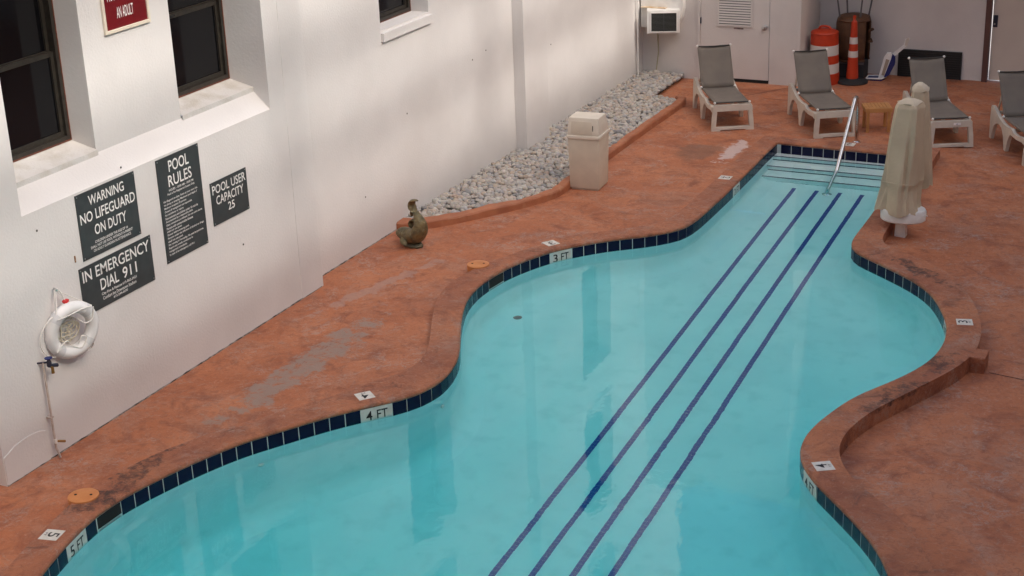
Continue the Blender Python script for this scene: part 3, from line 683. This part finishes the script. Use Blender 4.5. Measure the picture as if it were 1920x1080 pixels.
# ------------------------------------------------------------------ signs
def sign(name, label, y0, y1, z0, z1, x, lines, mat=signm, th=.006, frame=None):
    """lines are (text, left fraction, right fraction, top offset, bottom offset)"""
    r = tag(empty(name, (x, (y0+y1)/2, z0)), label, 'sign'); W, H = y1-y0, z1-z0
    b_ = box('board', 0, th, -W/2, W/2, 0, H, mat, r, .0015)
    L = [(s, -W/2+W*a, -W/2+W*c, H-e, H-d) for s, a, c, d, e in lines]
    for l in L:
        if l[4]-l[3] > .05: lettering('heading', [l], (th+.0012, 0, 0), (0, 1, 0), (0, 0, 1), letter_m, r)
    for nm, sel in (('fine_print', [l for l in L if l[4]-l[3] <= .05 and not l[0].startswith(('HOURS', 'Pool is'))]), ('hours_print', [l for l in L if l[0].startswith(('HOURS', 'Pool is'))])):
        if sel: lettering(nm, sel, (th+.0012, 0, 0), (0, 1, 0), (0, 0, 1), letter_m, r)
    if frame is None:
        for a in (-W/2+.02, W/2-.02):
            for c in (.02, H-.02):
                s = lathe('screw', [(.006, 0), (.006, .002), (.003, .003)], chrome_m, r, 8); s.matrix_local = Matrix.Translation((th, a, c)) @ Matrix.Rotation(math.pi/2, 4, 'Y')
    else:
        bm = bmesh.new()
        for a, c, e, f in ((-W/2-.03, -W/2, -.03, H+.03), (W/2, W/2+.03, -.03, H+.03), (-W/2, W/2, -.03, 0), (-W/2, W/2, H, H+.03)): bbox(bm, 0, .022, a, c, e, f, .004)
        from_bm('frame', bm, frame, r)
    return r
sign('warning_sign', 'dark sign reading WARNING NO LIFEGUARD ON DUTY', 9.95, 10.755, 1.57, 2.17, .003,
     [('WARNING', .20, .80, .045, .135), ('NO LIFEGUARD', .035, .965, .18, .275), ('ON DUTY', .24, .78, .32, .415),
      ('CHILDREN UNDER THE AGE OF 16', .22, .78, .462, .486), ('SHALL NOT USE POOL WITHOUT A PARENT', .14, .86, .498, .522), ('OR ADULT GUARDIAN IN ATTENDANCE', .18, .82, .534, .558)])
sign('emergency_sign', 'dark sign reading IN EMERGENCY DIAL 911 behind the life ring', 9.87, 10.87, 1.08, 1.522, .003,
     [('IN EMERGENCY', .035, .965, .035, .14), ('DIAL', .25, .50, .175, .28), ('911', .56, .76, .175, .28), ('City Fire & Rescue 615-862-5421', .25, .74, .305, .335), ('Comfort Inn Downtown Stadium', .26, .73, .345, .375), ('615-244-6690', .40, .60, .385, .408)])
rules = ['No lifeguard on duty. Swim at your own risk.', 'No diving or jumping. Maximum pool depth 5\'', 'Maximum occupancy 20 persons', 'Owners & management not responsible', 'for accidents or injury.', 'Non-swimmers and children under 16 must be', 'Accompanied by a responsible adult.', 'Glass containers prohibited. Do not swim alone.', 'Persons with communicable diseases', 'shall not use pool.', 'Shower before entering pool.', 'Persons under the influence of alcohol or drugs', 'shall not use pool.', 'No running or horseplay. No pets in pool area.', 'Report any unsafe conditions to', 'management immediately.', 'In case of an emergency call 911']
RL = [('POOL', .27, .74, .045, .155), ('RULES', .23, .78, .185, .295), ('HOURS - 10:00 AM - 10:00 PM', .22, .80, .315, .337), ('Pool is For Registered Guests Only', .18, .82, .350, .374)]
for i, s in enumerate(rules): RL.append((s, .07, .07+.0184*len(s), .405+i*.0325, .405+i*.0325+.0235))
sign('rules_sign', 'tall dark sign headed POOL RULES with many small lines', 11.075, 11.728, 1.16, 2.17, .003, RL)
sign('capacity_sign', 'small dark sign reading POOL USER CAPACITY 25', 11.848, 12.458, 1.286, 1.723, .003, [('POOL USER', .04, .96, .035, .125), ('CAPACITY', .12, .88, .15, .24), ('25', .42, .60, .262, .345)])
sign('red_sign', 'framed maroon sign ending AN ADULT between the two near windows', 10.87, 11.455, 3.405, 4.0, -.197, [('ACCOMPANIED BY', .10, .86, .245, .345), ('AN ADULT', .28, .68, .41, .51)], redm, .008, trim_m)

# ------------------------------------------------------------------ life ring on its hook
lr = tag(empty('life_ring', (.02, 9.61, 1.09)), 'white life ring with rope hanging on the wall below the emergency sign', 'life ring')
lr.rotation_euler = (0, math.radians(6), math.radians(-16))
R0, r0, xr = .207, .056, .080
bm = bmesh.new(); tube_into(bm, [(xr, R0*math.cos(a), R0*math.sin(a)) for a in np.linspace(0, 2*math.pi, 48, endpoint=False)], r0, 20, closed=True); from_bm('ring', bm, ring_m, lr, True, 80)
for q in (45, 135, 225, 315):
    a0 = math.radians(q-9); bm = bmesh.new(); tube_into(bm, [(xr, R0*math.cos(a), R0*math.sin(a)) for a in np.linspace(a0, a0+math.radians(18), 6)], r0+.0025, 20, cap=False); from_bm('band', bm, band_m, lr, True, 80)
def arc_rope(q0, q1, sag, off=.0):
    P = []
    for t in np.linspace(0, 1, 15):
        a = math.radians(q0+(q1-q0)*t); rr = R0+r0+.008+sag*math.sin(math.pi*t); P.append((xr+.02+off*math.sin(math.pi*t), rr*math.cos(a), rr*math.sin(a)))
    return P
tube('grab_line', arc_rope(135, 225, .07, .02), .0055, rope_m, lr, 6)
tube('grab_line', [(xr+.06, -.17, .17), (xr+.075, -.06, .185), (xr+.07, .06, .20), (xr+.05, .18, .19)], .005, rope_m, lr, 6)
tube('grab_line', spline([(xr+.06, .19, .18), (xr+.06, .17, .07), (xr+.065, .09, .06), (xr+.03, .04, .11)], 6), .0055, rope_m, lr, 6)
tube('grab_line', spline([(xr+.055, -.2, -.13), (xr+.05, -.10, -.06), (xr+.03, -.03, -.13), (xr+.05, .05, -.17), (xr+.045, .11, -.10), (xr+.05, .06, -.06), (xr+.04, .03, -.13)], 6), .0055, rope_m, lr, 6)
tube('grab_line', arc_rope(-62, -44, .05, -.05), .005, rope_m, lr, 6)
P = []
for i in range(90):
    t = i/89; a = t*2*math.pi*7.3; P.append((.012+.02*rng.random(), .11*math.cos(a)*(.5+.5*math.sin(t*9))+.01*rng.normal(), -.02+.11*math.sin(a)*(.6+.4*math.cos(t*7))+.01*rng.normal()))
tube('rope_coil', spline(P, 3), .0045, old_rope_m, lr, 6)
tube('hang_line', [(xr+.03, -.16, .19), (.02, -.085, .385), (xr+.02, .20, .175)], .006, rope_m, lr, 6)
tube('hang_line', spline([(.06, -.13, .2), (.02, -.10, .37), (.03, -.06, .38), (.06, -.015, .24)], 5), .005, rope_m, lr, 6)
tube('hang_line', spline([(.02, -.08, .38), (.03, -.03, .30), (.05, .03, .25)], 5), .004, rope_m, lr, 6)
box('hook', -.018, .03, -.092, -.075, .375, .395, chrome_m, lr, .003)
bm = bmesh.new(); bmesh.ops.create_icosphere(bm, subdivisions=2, radius=.032)
for v in bm.verts: v.co = Vector((v.co.x*.7+.05, v.co.y*(1+.3*math.sin(v.co.z*60))-.02, v.co.z*.8+.265))
from_bm('red_float', bm, red_m, lr, True, 80)

# ------------------------------------------------------------------ wall tap on its pipe
tp = tag(empty('wall_tap', (0, 9.24, 0)), 'thin vertical water pipe with dark tap below the life ring', 'tap')
tube('pipe', [(.045, 0, .91), (.045, 0, .10), (.05, .012, .06), (.06, .02, -.005)], .010, pipe_m, tp, 8)
tube('pipe_arm', [(-.01, -.02, .90), (.045, 0, .905), (.075, .025, .905)], .009, dkmetal_m, tp, 8)
lathe('valve_body', [(.014, -.03), (.022, -.02), (.022, .02), (.014, .035), (.009, .05)], dkmetal_m, tp, 12, (.085, .03, .89))
lathe('valve_wheel', [(.008, 0), (.032, .004), (.034, .011), (.008, .014)], blue_m, tp, 14, (.085, .03, .935))
tube('hose_bib', [(.085, .03, .88), (.10, .045, .85), (.10, .045, .80)], [.014, .013, .015], brass_m, tp, 10)
tube('side_outlet', [(.09, .03, .875), (.11, .10, .855)], [.014, .017], dkmetal_m, tp, 10)
lathe('drain_valve', [(.013, -.02), (.018, 0), (.013, .02)], white_m, tp, 10, (.05, 0, .165))
tube('drain_cock', [(.05, .0, .165), (.07, .03, .155), (.075, .085, .13)], [.009, .011, .012], brass_m, tp, 8)
box('pipe_clip', -.005, .058, -.018, .018, .385, .40, pipe_m, tp, .003)

# ------------------------------------------------------------------ air conditioner at the back corner, conduit
ac = tag(empty('air_conditioner', (.22, 24.12, .98)), 'boxy white air conditioner with dark grille in the far left corner', 'air conditioner')
pl = [(-.36, .50), (.36, .50), (.36, .20), (.33, .05), (.27, -.06), (.20, -.13), (-.36, -.13)]
extrude_poly('housing', pl, -.15, lambda a, b_, t: (a, t-.002, b_), white_m, ac)
A = Matrix.Translation((.015, -.10, -.03)) @ Matrix.Rotation(math.radians(20), 4, 'Z')
box('case', -.27, .26, -.27, -.0, -.145, .235, white_m, ac, .012, A)
bm = bmesh.new()
for a, b_, c, d in ((-.215, .225, -.125, -.108), (-.215, .225, .188, .205), (-.215, -.198, -.108, .188), (.208, .225, -.108, .188)): bbox(bm, a, b_, -.284, -.269, c, d, .003, A)
gr = from_bm('grille_frame', bm, white_m, ac)
box('grille_backing', -.20, .21, -.274, -.268, -.11, .19, slot_m, gr, 0, A)
for i in range(15): box('fin', -.198, .208, -.281, -.274, -.102+i*.0195, -.095+i*.0195, coil_m, gr, 0, A)
box('grille_bar', .0, .009, -.285, -.272, -.108, .188, coil_m, gr, 0, A)
box('shelf', -.33, .10, -.25, -.155, .208, .216, M('stained_shelf', (.62, .52, .40), .7, (.45, .28, .12), 9), ac)
tube('drain_tube', [(-.12, -.03, -.15), (-.10, -.03, -.55), (-.135, -.04, -.86)], .009, M('yellow_hose', (.40, .36, .22), .6), ac, 6)
cd = tag(tube('conduit', [(-.125, 23.78, .05), (-.125, 23.78, 4.1)], .014, white_m, None, 8), 'thin white conduit running up the white wall near the far corner', 'conduit')

# ------------------------------------------------------------------ litter bin
bn = tag(empty('litter_bin', (1.375, 18.08, 0), math.radians(4)), 'square beige litter bin with pale swing lid beside the gravel', 'litter bin')
def frustum(name, w0, d0, z0, w1, d1, z1, mat, parent, bev=.012, yo0=0, yo1=0):
    bm = bmesh.new(); V = [bm.verts.new((sx*w/2, sy*d/2+yo, z)) for w, d, z, yo in ((w0, d0, z0, yo0), (w1, d1, z1, yo1)) for sx, sy in ((-1, -1), (1, -1), (1, 1), (-1, 1))]
    for f in ((3, 2, 1, 0), (4, 5, 6, 7), (0, 1, 5, 4), (1, 2, 6, 5), (2, 3, 7, 6), (3, 0, 4, 7)): bm.faces.new([V[i] for i in f])
    if bev: bmesh.ops.bevel(bm, geom=list(bm.edges), offset=bev, segments=2, profile=.6, affect='EDGES')
    return from_bm(name, bm, mat, parent, True, 40)
frustum('body', .395, .395, .02, .425, .43, .70, can_m, bn, .016)
frustum('foot', .36, .36, .0, .355, .355, .03, can_m, bn, .004)
frustum('rim', .450, .458, .69, .450, .458, .735, lid_m, bn, .012)
ld = frustum('lid', .43, .44, .73, .40, .31, .965, lid_m, bn, .016, 0, -.035)
sw = frustum('swing_flap', .29, .006, .765, .275, .006, .925, can_m, ld, .0015); sw.location = (-.02, -.2085, 0); sw.rotation_euler = (math.radians(-5.5), 0, 0); sw.location = (-.02, -.224+.072, 0)
sw.rotation_euler = (math.radians(-8), 0, 0); sw.location = (-.02, -.222-.105+.0, 0)
box('flap_gap', .128, .134, -.2135, -.206, .80, .87, slot_m, ld)

# ------------------------------------------------------------------ bronze fish
fs = tag(empty('fish_statue', (.30, 15.22, 0), math.radians(-20)), 'small bronze fish statue with raised tail at the start of the gravel', 'statue')
bp_ = [(-.245, .0, .135), (-.215, 0, .125), (-.16, 0, .125), (-.08, 0, .120), (.01, 0, .122), (.09, 0, .155), (.145, 0, .225), (.160, 0, .29), (.140, 0, .35), (.110, 0, .40), (.095, 0, .44)]
br = [.040, .068, .092, .108, .120, .122, .108, .090, .070, .050, .034]
P = spline(bp_, 4); RR = list(np.interp(np.linspace(0, len(br)-1, len(P)), range(len(br)), br))
bm = bmesh.new(); tube_into(bm, P, RR, 16, flat=.8); from_bm('body', bm, bronze_m, fs, True, 60)
tf = spline([(.095, 0, .42), (.05, 0, .46), (.025, 0, .51), (.05, 0, .565), (.14, 0, .585)], 5)
bm = bmesh.new(); tube_into(bm, tf, list(np.interp(np.linspace(0, 1, len(tf)), [0, .35, .75, 1], [.034, .065, .055, .012])), 12, flat=.35); from_bm('tail_fin', bm, bronze_m, fs, True, 60)
bm = bmesh.new(); tube_into(bm, spline([(.07, 0, .40), (.035, 0, .43), (.02, 0, .40), (.03, 0, .37)], 4), [.02, .03, .035, .035, .035, .035, .035, .03, .03, .025, .02, .012, .008], 10, flat=.4); from_bm('tail_fin', bm, bronze_m, fs, True, 60)
for sy in (-1, 1):
    bm = bmesh.new(); tube_into(bm, spline([(-.05, sy*.085, .12), (-.01, sy*.13, .09), (.05, sy*.14, .05)], 4), [.02, .032, .04, .042, .042, .04, .032, .02, .008], 10, flat=.4); from_bm('pectoral_fin', bm, bronze_m, fs, True, 60)
bm = bmesh.new(); tube_into(bm, spline([(.03, 0, .215), (.0, 0, .29), (.04, 0, .33), (.09, 0, .31)], 4), [.02, .035, .05, .055, .055, .05, .05, .045, .04, .035, .03, .02, .01], 10, flat=.3); from_bm('dorsal_fin', bm, bronze_m, fs, True, 60)
for sy in (-1, 1):
    bm = bmesh.new(); bmesh.ops.create_icosphere(bm, subdivisions=2, radius=.014)
    for v in bm.verts: v.co += Vector((-.165, sy*.058, .165))
    from_bm('eye', bm, rubber_m, fs, True, 80)
bm = bmesh.new(); bmesh.ops.create_icosphere(bm, subdivisions=3, radius=1)
for v in bm.verts: v.co = Vector((v.co.x*.155+.0, v.co.y*.10, max(v.co.z, -.3)*.05+.015+.006*math.sin(v.co.x*9+v.co.y*7)))
from_bm('base', bm, M('dark_bronze', (.06, .055, .035), .5, (.10, .09, .05), 20), fs, True, 60)

# ------------------------------------------------------------------ sun loungers
def build_lounger(label):
    r = tag(empty('sun_lounger'), label, 'sun lounger', 'sun loungers along the far end of the deck')
    W = .60
    # side outline in (u, z): u runs from the foot end to the head end
    o = [(0.02, .345), (.10, .355), (.30, .318), (.46, .318), (.52, .345), (.585, .35), (.70, .335), (.90, .34), (1.08, .375), (1.25, .43), (1.36, .465), (1.425, .462), (1.44, .43), (1.43, .30), (1.40, .12), (1.385, 0), (1.315, 0), (1.29, .12), (1.24, .22), (1.15, .275), (1.04, .285), (.93, .26), (.84, .18), (.78, .07), (.755, 0), (.675, 0), (.655, .10), (.62, .21), (.56, .27), (.47, .268), (.33, .262), (.20, .275), (.10, .285), (.02, .27)]
    for s in (-1, 1):
        x0 = s*(W/2-.05) if s > 0 else -W/2
        extrude_poly('side_frame', o, .048, lambda a, b_, t, x0=x0, s=s: (x0+t+s*(.35-b_)*.05, a, b_), resin_m, r)
    ff = [(-W/2-.012, 0), (-W/2-.002, .17), (-W/2+.02, .355), (-W/2+.035, .375), (W/2-.035, .375), (W/2-.02, .355), (W/2+.002, .17), (W/2+.012, 0), (W/2-.11, 0), (W/2-.115, .014), (-W/2+.115, .014), (-W/2+.11, 0)]
    hole = [(-W/2+.05, .05), (W/2-.05, .05), (W/2-.07, .285), (-W/2+.07, .285)]
    tri = tessellate_polygon([[Vector((a, b_, 0)) for a, b_ in ff], [Vector((a, b_, 0)) for a, b_ in hole]]); pts = ff+hole; n = len(pts)
    bm = bmesh.new(); V = [bm.verts.new((a, -.02-.03*(1-b_/.37), b_)) for a, b_ in pts]+[bm.verts.new((a, .045-.03*(1-b_/.37), b_)) for a, b_ in pts]
    for t in tri: bm.faces.new([V[i] for i in t]); bm.faces.new([V[i+n] for i in t[::-1]])
    for i in range(len(ff)): j = (i+1) % len(ff); bm.faces.new((V[i], V[j], V[j+n], V[i+n]))
    for i in range(4): a, c = len(ff)+i, len(ff)+(i+1) % 4; bm.faces.new((V[c], V[a], V[a+n], V[c+n]))
    from_bm('front_frame', bm, resin_m, r)
    box('cross_bar', -W/2+.05, W/2-.05, .66, .71, .27, .31, resin_m, r, .008); box('cross_bar', -W/2+.05, W/2-.05, 1.30, 1.35, .36, .40, resin_m, r, .008)
    w2 = .25
    def slung(name, A, B, nu, sagz):
        V = []; F = []; m_ = 8
        for i in range(nu+1):
            t = i/nu
            for j in range(m_+1):
                q = j/m_*2-1; s = -sagz*(1-q*q)*(.3+.7*math.sin(math.pi*min(1, max(0, t))))
                p = Vector(A).lerp(Vector(B), t); nrm = Vector((0, -(B[2]-A[2]), B[1]-A[1])).normalized()
                V.append((q*w2, p.y+nrm.y*s, p.z+nrm.z*s))
        for i in range(nu):
            for j in range(m_): a = i*(m_+1)+j; F.append((a, a+1, a+m_+2, a+m_+1))
        o_ = mesh(name, V, F, sling_m, r, True); md = o_.modifiers.new('thickness', 'SOLIDIFY'); md.thickness = .008
        return o_
    hinge = (0, 1.02, .395); top = (0, 1.36, .945); foot = (0, .03, .405)
    s1 = slung('seat_sling', foot, hinge, 8, .022); s2 = slung('back_sling', hinge, top, 8, .03)
    tube('hem', [(-w2, .028, .402), (w2, .028, .402)], .011, sling_edge_m, s1, 8); tube('hem', [(-w2, 1.365, .95), (0, 1.352, .945), (w2, 1.365, .95)], .009, sling_edge_m, s2, 8)
    for s in (-1, 1):
        tube('seat_rail', [(s*(w2-.008), .03, .395), (s*(w2-.008), 1.02, .382)], .012, sling_m, r, 8)
        tube('back_rail', [(s*(w2-.008), 1.026, .388), (s*(w2-.008), 1.371, .941)], .011, sling_m, r, 8)
        for p in ((s*(w2+.006), .022, .402), (s*(w2+.006), 1.015, .40), (s*(w2+.004), 1.368, .955)):
            bm = bmesh.new(); bmesh.ops.create_icosphere(bm, subdivisions=2, radius=.019)
            for v in bm.verts: v.co += Vector(p)
            from_bm('end_cap', bm, white_m, r, True, 80)
        tube('back_prop', [(s*.2, 1.285, .70), (s*.2, 1.42, .37)], .012, resin_m, r, 6)
    return r
def copy_tree(o, parent=None):
    c = o.copy(); col.objects.link(c); c.parent = parent
    for ch in list(o.children): copy_tree(ch, c)
    return c
l0 = build_lounger('grey sling lounger in front of the louvred white door')
spots = [((2.29, 21.30), 30, None), ((3.785, 21.38), 31, 'grey sling lounger behind the handrail, left of the small wooden table'), ((5.39, 21.42), 27, 'grey sling lounger partly hidden behind the pool lift covers, white sticker on its front bar'), ((6.70, 21.10), 27, 'grey sling lounger cut off by the right edge of the picture')]
ls = []
for (x, y), a, lab in spots:
    o = l0 if lab is None else copy_tree(l0)
    o.location = (x, y, deckz(x, y)); o.rotation_euler = (0, 0, math.radians(a))
    if lab: o['label'] = lab
    ls.append(o)
st = box('sticker', .02, .12, -.0345, -.0325, .315, .35, letter_m, ls[2]); lettering('print', [('6', .06, .075, .322, .343)], (0, -.0352, 0), (1, 0, 0), (0, 0, 1), blue_m, st)

# ------------------------------------------------------------------ teak table
tb = tag(empty('side_table', (4.245, 21.93, 0), math.radians(23)), 'small square slatted wooden table between two loungers', 'table')
for i in range(7):
    box('slat', -.17+i*.0495, -.17+i*.0495+.043, -.155, .155, .335, .355, teak_m, tb, .003)
for sx in (-1, 1):
    for sy in (-1, 1): box('leg', sx*.15-.022, sx*.15+.022, sy*.15-.022, sy*.15+.022, 0, .33, teak_m, tb, .003)
for sy in (-1, 1): box('apron', -.175, .175, sy*.165-.011, sy*.165+.011, .295, .354, teak_m, tb, .003)
for sx in (-1, 1): box('apron', sx*.182-.009, sx*.182+.009, -.176, .176, .295, .354, teak_m, tb, .003)

# ------------------------------------------------------------------ stainless handrail over the steps
hr = tag(empty('handrail', (4.15, 21.15, 0)), 'single bent stainless steel handrail over the pool steps', 'handrail')
P = spline([(0, 0, .02), (0, 0, .30), (0, -.01, .52), (0, -.05, .63), (0, -.13, .685), (.005, -.23, .67), (.01, -.32, .61), (.03, -1.20, -.06), (.04, -1.56, -.345), (.042, -1.68, -.44), (.043, -1.735, -.52), (.043, -1.745, -.61)], 5)
tube('rail', P, .027, steel_m, hr, 14)
lathe('flange', [(.06, 0), (.06, .012), (.035, .03)], steel_m, hr, 18, (0, 0, 0))
lathe('flange', [(.065, 0), (.065, .014), (.035, .03)], steel_m, hr, 18, (.043, -1.745, floorz(19.4)))

# ------------------------------------------------------------------ covered pool lift
lift = tag(empty('pool_lift', (5.55, 17.55, -.03)), 'pool lift under two khaki cloth covers on a white base at the pool edge', 'pool lift')
def cover(name, cx, cy, sections, mat, folds=.012, seed=0, rot=0):
    """sections: (z, half width x, half depth y, shift x, shift y)"""
    bm = bmesh.new(); n = 40; rings = []; r_ = random.Random(seed); ph = [r_.uniform(0, 6.28) for _ in range(4)]
    zmin, zmax = sections[0][0], sections[-1][0]
    fine = []
    for (a, b_) in zip(sections, sections[1:]):
        for k in range(6): fine.append([a[i]+(b_[i]-a[i])*k/6 for i in range(5)])
    fine.append(list(sections[-1]))
    for z, hx, hy, sx, sy in fine:
        ring = []; tt = 1-(z-zmin)/(zmax-zmin)
        for k in range(n):
            a = 2*math.pi*k/n; c, s = math.cos(a), math.sin(a); e = .52
            x = math.copysign(abs(c)**e, c)*hx; y = math.copysign(abs(s)**e, s)*hy
            d = 1+folds*(.4+tt)/max(hx, hy)*(math.sin(5*a+ph[0]+z*2)+.7*math.sin(9*a+ph[1]-z*3)+.6*math.sin(3*a+ph[2]+z*5))
            q = Matrix.Rotation(rot, 3, 'Z') @ Vector((x*d, y*d, 0)); ring.append(bm.verts.new((cx+sx+q.x, cy+sy+q.y, z+(.02*math.sin(4*a+ph[3]) if z == zmin else 0))))
        rings.append(ring)
    for A, B in zip(rings, rings[1:]):
        for k in range(n): bm.faces.new((A[k], A[(k+1) % n], B[(k+1) % n], B[k]))
    bm.faces.new(rings[-1])
    return from_bm(name, bm, mat, lift, True, 35)
RZ = math.radians(-18)
cv = cover('seat_cover', 0, 0, [(.31, .225, .20, -.03, 0), (.40, .205, .19, -.03, .0), (.60, .178, .175, -.025, .0), (.66, .186, .18, -.02, .0), (.75, .180, .178, -.015, .01), (1.10, .165, .165, .0, .02), (1.40, .152, .152, .012, .03), (1.545, .145, .142, .02, .035), (1.585, .125, .122, .022, .035)], fabric_m, .017, 3, RZ)
cover('cover_cap', 0, 0, [(1.58, .128, .125, .022, .035), (1.606, .10, .10, .02, .035), (1.632, .055, .055, .01, .03), (1.642, .02, .02, .0, .03)], fabric2_m, .004, 4, RZ).parent = cv
tube('cover_seam', [(-.215, -.205, .70), (0, -.215, .685), (.15, -.19, .68)], .004, fabric_m, cv, 5)
c2 = cover('mast_cover', .03, .62, [(.47, .12, .20, .06, 0), (.9, .115, .19, .04, 0), (1.35, .105, .17, .0, 0), (1.60, .098, .14, -.02, 0)], fabric_m, .009, 8, math.radians(10))
cover('mast_cap', .03, .62, [(1.597, .10, .142, -.02, 0), (1.64, .075, .12, -.02, -.01), (1.675, .03, .09, -.02, -.02), (1.682, .012, .06, -.02, -.02)], fabric2_m, .003, 5, math.radians(10)).parent = c2
ov = [(math.cos(a)*.245+(.03 if math.cos(a) > 0 else 0), math.sin(a)*.20) for a in np.linspace(0, 2*math.pi, 28, endpoint=False)]
bm = bmesh.new(); rings = [[bm.verts.new((a*k-.0, b_*k, z)) for a, b_ in ov] for k, z in ((.93, .195), (1.0, .21), (1.02, .31), (.97, .335), (.80, .34))]
for A, B in zip(rings, rings[1:]):
    for k in range(28): bm.faces.new((A[k], A[(k+1) % 28], B[(k+1) % 28], B[k]))
bm.faces.new(rings[0][::-1]); bm.faces.new(rings[-1]); from_bm('seat_base', bm, white_m, lift, True, 40)
frustum('post', .13, .13, -.03, .11, .11, .20, white_m, lift, .008)
tube('mast', [(.06, .55, -.03), (.06, .55, 1.3)], .04, white_m, lift, 10)
tube('arm', [(.06, .55, .30), (.0, .05, .26)], .03, white_m, lift, 8)
extrude_poly('loose_flap', [(.10, .10), (.30, -.02), (.22, .14)], .006, lambda a, b_, t: (a, b_, .36-a*.25+t), fabric_m, lift)
tube('strap', [(.20, -.05, .30), (.31, -.07, .29)], .005, white_m, lift, 5)

# ------------------------------------------------------------------ things stored in the alcove
dr = tag(empty('traffic_drum', (2.795, 24.50, 0)), 'orange and white striped traffic drum in the alcove', 'traffic drum')
zz = [(0, .18, .255), (.18, .335, .245), (.335, .47, .238), (.47, .63, .230), (.63, .80, .222)]
for i, (a, b_, rr) in enumerate(zz):
    lathe('orange_band' if i % 2 == 0 else 'white_band', [(rr, a), (rr-.004, b_-.004), (rr-.012, b_)], orange_m if i % 2 == 0 else band2_m, dr, 30)
lathe('lid', [(.215, .798), (.222, .815), (.212, .835), (.15, .86), (.06, .868)], orange_m, dr, 30)
tube('handle', spline([(-.10, 0, .85), (-.075, 0, .90), (0, 0, .915), (.075, 0, .90), (.10, 0, .85)], 4), .018, orange_m, dr, 8)
cn = tag(empty('traffic_cone', (3.235, 24.62, 0)), 'tall thin orange cone with white bands on a black base', 'traffic cone')
lathe('rubber_base', [(.25, 0), (.255, .02), (.245, .04), (.13, .06), (.11, .075)], rubber_m, cn, 30)
def rc(z): return .098-.052*(z-.06)/.92
zz = [(.06, .42, 'o'), (.42, .52, 'w'), (.52, .635, 'o'), (.635, .74, 'w'), (.74, .985, 'o')]
for a, b_, k in zz:
    pr = [(rc(a)+.002, a), (rc(b_)+.002, b_)] if k == 'w' else [(rc(a), a), (rc(b_), b_)]
    lathe('white_band' if k == 'w' else 'orange_section', pr, band2_m if k == 'w' else orange_m, cn, 24)
lathe('grip', [(.046, .984), (.03, 1.0), (.02, 1.03), (.028, 1.055), (.026, 1.08), (.01, 1.09)], orange_m, cn, 18)
ch = tag(empty('upturned_chair', (3.14, 25.0, 0)), 'brown barrel-backed chair stored with its four grey legs in the air behind the cone', 'chair')
bm = bmesh.new(); n = 22; A0 = []; B0 = []
for z, rr in ((.30, .27), (.45, .28), (.90, .285), (.96, .27), (1.0, .22)):
    A0.append([bm.verts.new((rr*math.cos(a), rr*.85*math.sin(a), z)) for a in np.linspace(math.radians(25), math.radians(325), n)])
for A, B in zip(A0, A0[1:]):
    for k in range(n-1): bm.faces.new((A[k], A[k+1], B[k+1], B[k]))
o = from_bm('back_shell', bm, wicker_m, ch, True, 50); md = o.modifiers.new('thickness', 'SOLIDIFY'); md.thickness = .025
lathe('seat', [(.255, .93), (.265, .95), (.25, 1.0), (.2, 1.02)], wicker_m, ch, 24)
tube('back_rim', [(.27*math.cos(a), .23*math.sin(a), .30) for a in np.linspace(math.radians(25), math.radians(325), 20)], .016, wicker_m, ch, 8)
tube('arm_rail', [(.26, -.09, .62), (.30, 0, .60), (.26, .09, .62)], .02, wicker_m, ch, 8)
tube('arm_rail', [(.26, -.09, .78), (.31, 0, .80), (.26, .09, .78)], .02, wicker_m, ch, 8)
for x, y in ((-.20, -.13), (.13, -.15), (-.14, .13), (.2, .13)):
    tube('leg', [(x, y, .98), (x*1.35, y*1.3, 1.46)], .014, greyleg_m, ch, 8)
pd = tag(tube_ := empty('shade_filler', (3.14, 25.0, 0)), 'dark crate added in the shadowed space under the upturned chair', 'filler')
box('filler', -.22, .22, -.18, .18, 0, .285, M('dark_filler', (.03, .028, .028), .7), pd, .01); box('filler_edge', -.225, .225, -.187, -.178, .25, .283, greyleg_m, pd, .003)  # near-black box put where only shadow lies below the chair
pc = tag(empty('pool_cleaner', (3.60, 24.95, 0), math.radians(8)), 'white and blue pool cleaner head leaning upright with its bent white arm', 'pool cleaner')
extrude_poly('foot', [(-.22, -.12), (.05, -.14), (.10, 0), (.05, .12), (-.20, .10)], .035, lambda a, b_, t: (a, b_, t+.002), blue_m, pc)
tube('foot_rim', [(-.23, -.13, .04), (.05, -.15, .045), (.12, 0, .05), (.05, .13, .045), (-.21, .11, .04)], .014, white_m, pc, 8, True)
extrude_poly('body', [(-.02, .03), (.07, .02), (.20, .40), (.19, .50), (.12, .50), (.07, .42)], .10, lambda a, b_, t: (a, t-.06, b_), white_m, pc)
extrude_poly('side_bumper', [(.08, .04), (.18, .10), (.27, .30), (.27, .44), (.22, .50), (.20, .40)], .13, lambda a, b_, t: (a, t-.07, b_), blue_m, pc)
extrude_poly('side_panel', [(.04, .10), (.09, .09), (.17, .38), (.11, .40)], .005, lambda a, b_, t: (a, -.066-t, b_), M('tan_panel', (.36, .29, .22), .6), pc)
extrude_poly('arm', [(.14, .43), (.18, .38), (.42, .60), (.45, .64), (.47, .76), (.43, .77), (.41, .66)], .04, lambda a, b_, t: (a, t-.05, b_), white_m, pc)
extrude_poly('paddle', [(.43, .66), (.47, .65), (.50, .76), (.49, .80), (.44, .76)], .07, lambda a, b_, t: (a, t-.07, b_), resin_m, pc)
lathe('pivot', [(.022, -.07), (.022, .01)], blue_m, pc, 12, (0, 0, 0)).matrix_local = Matrix.Translation((.165, -.005, .42)) @ Matrix.Rotation(math.pi/2, 4, 'X')

pc.scale = (.88, .88, .88)
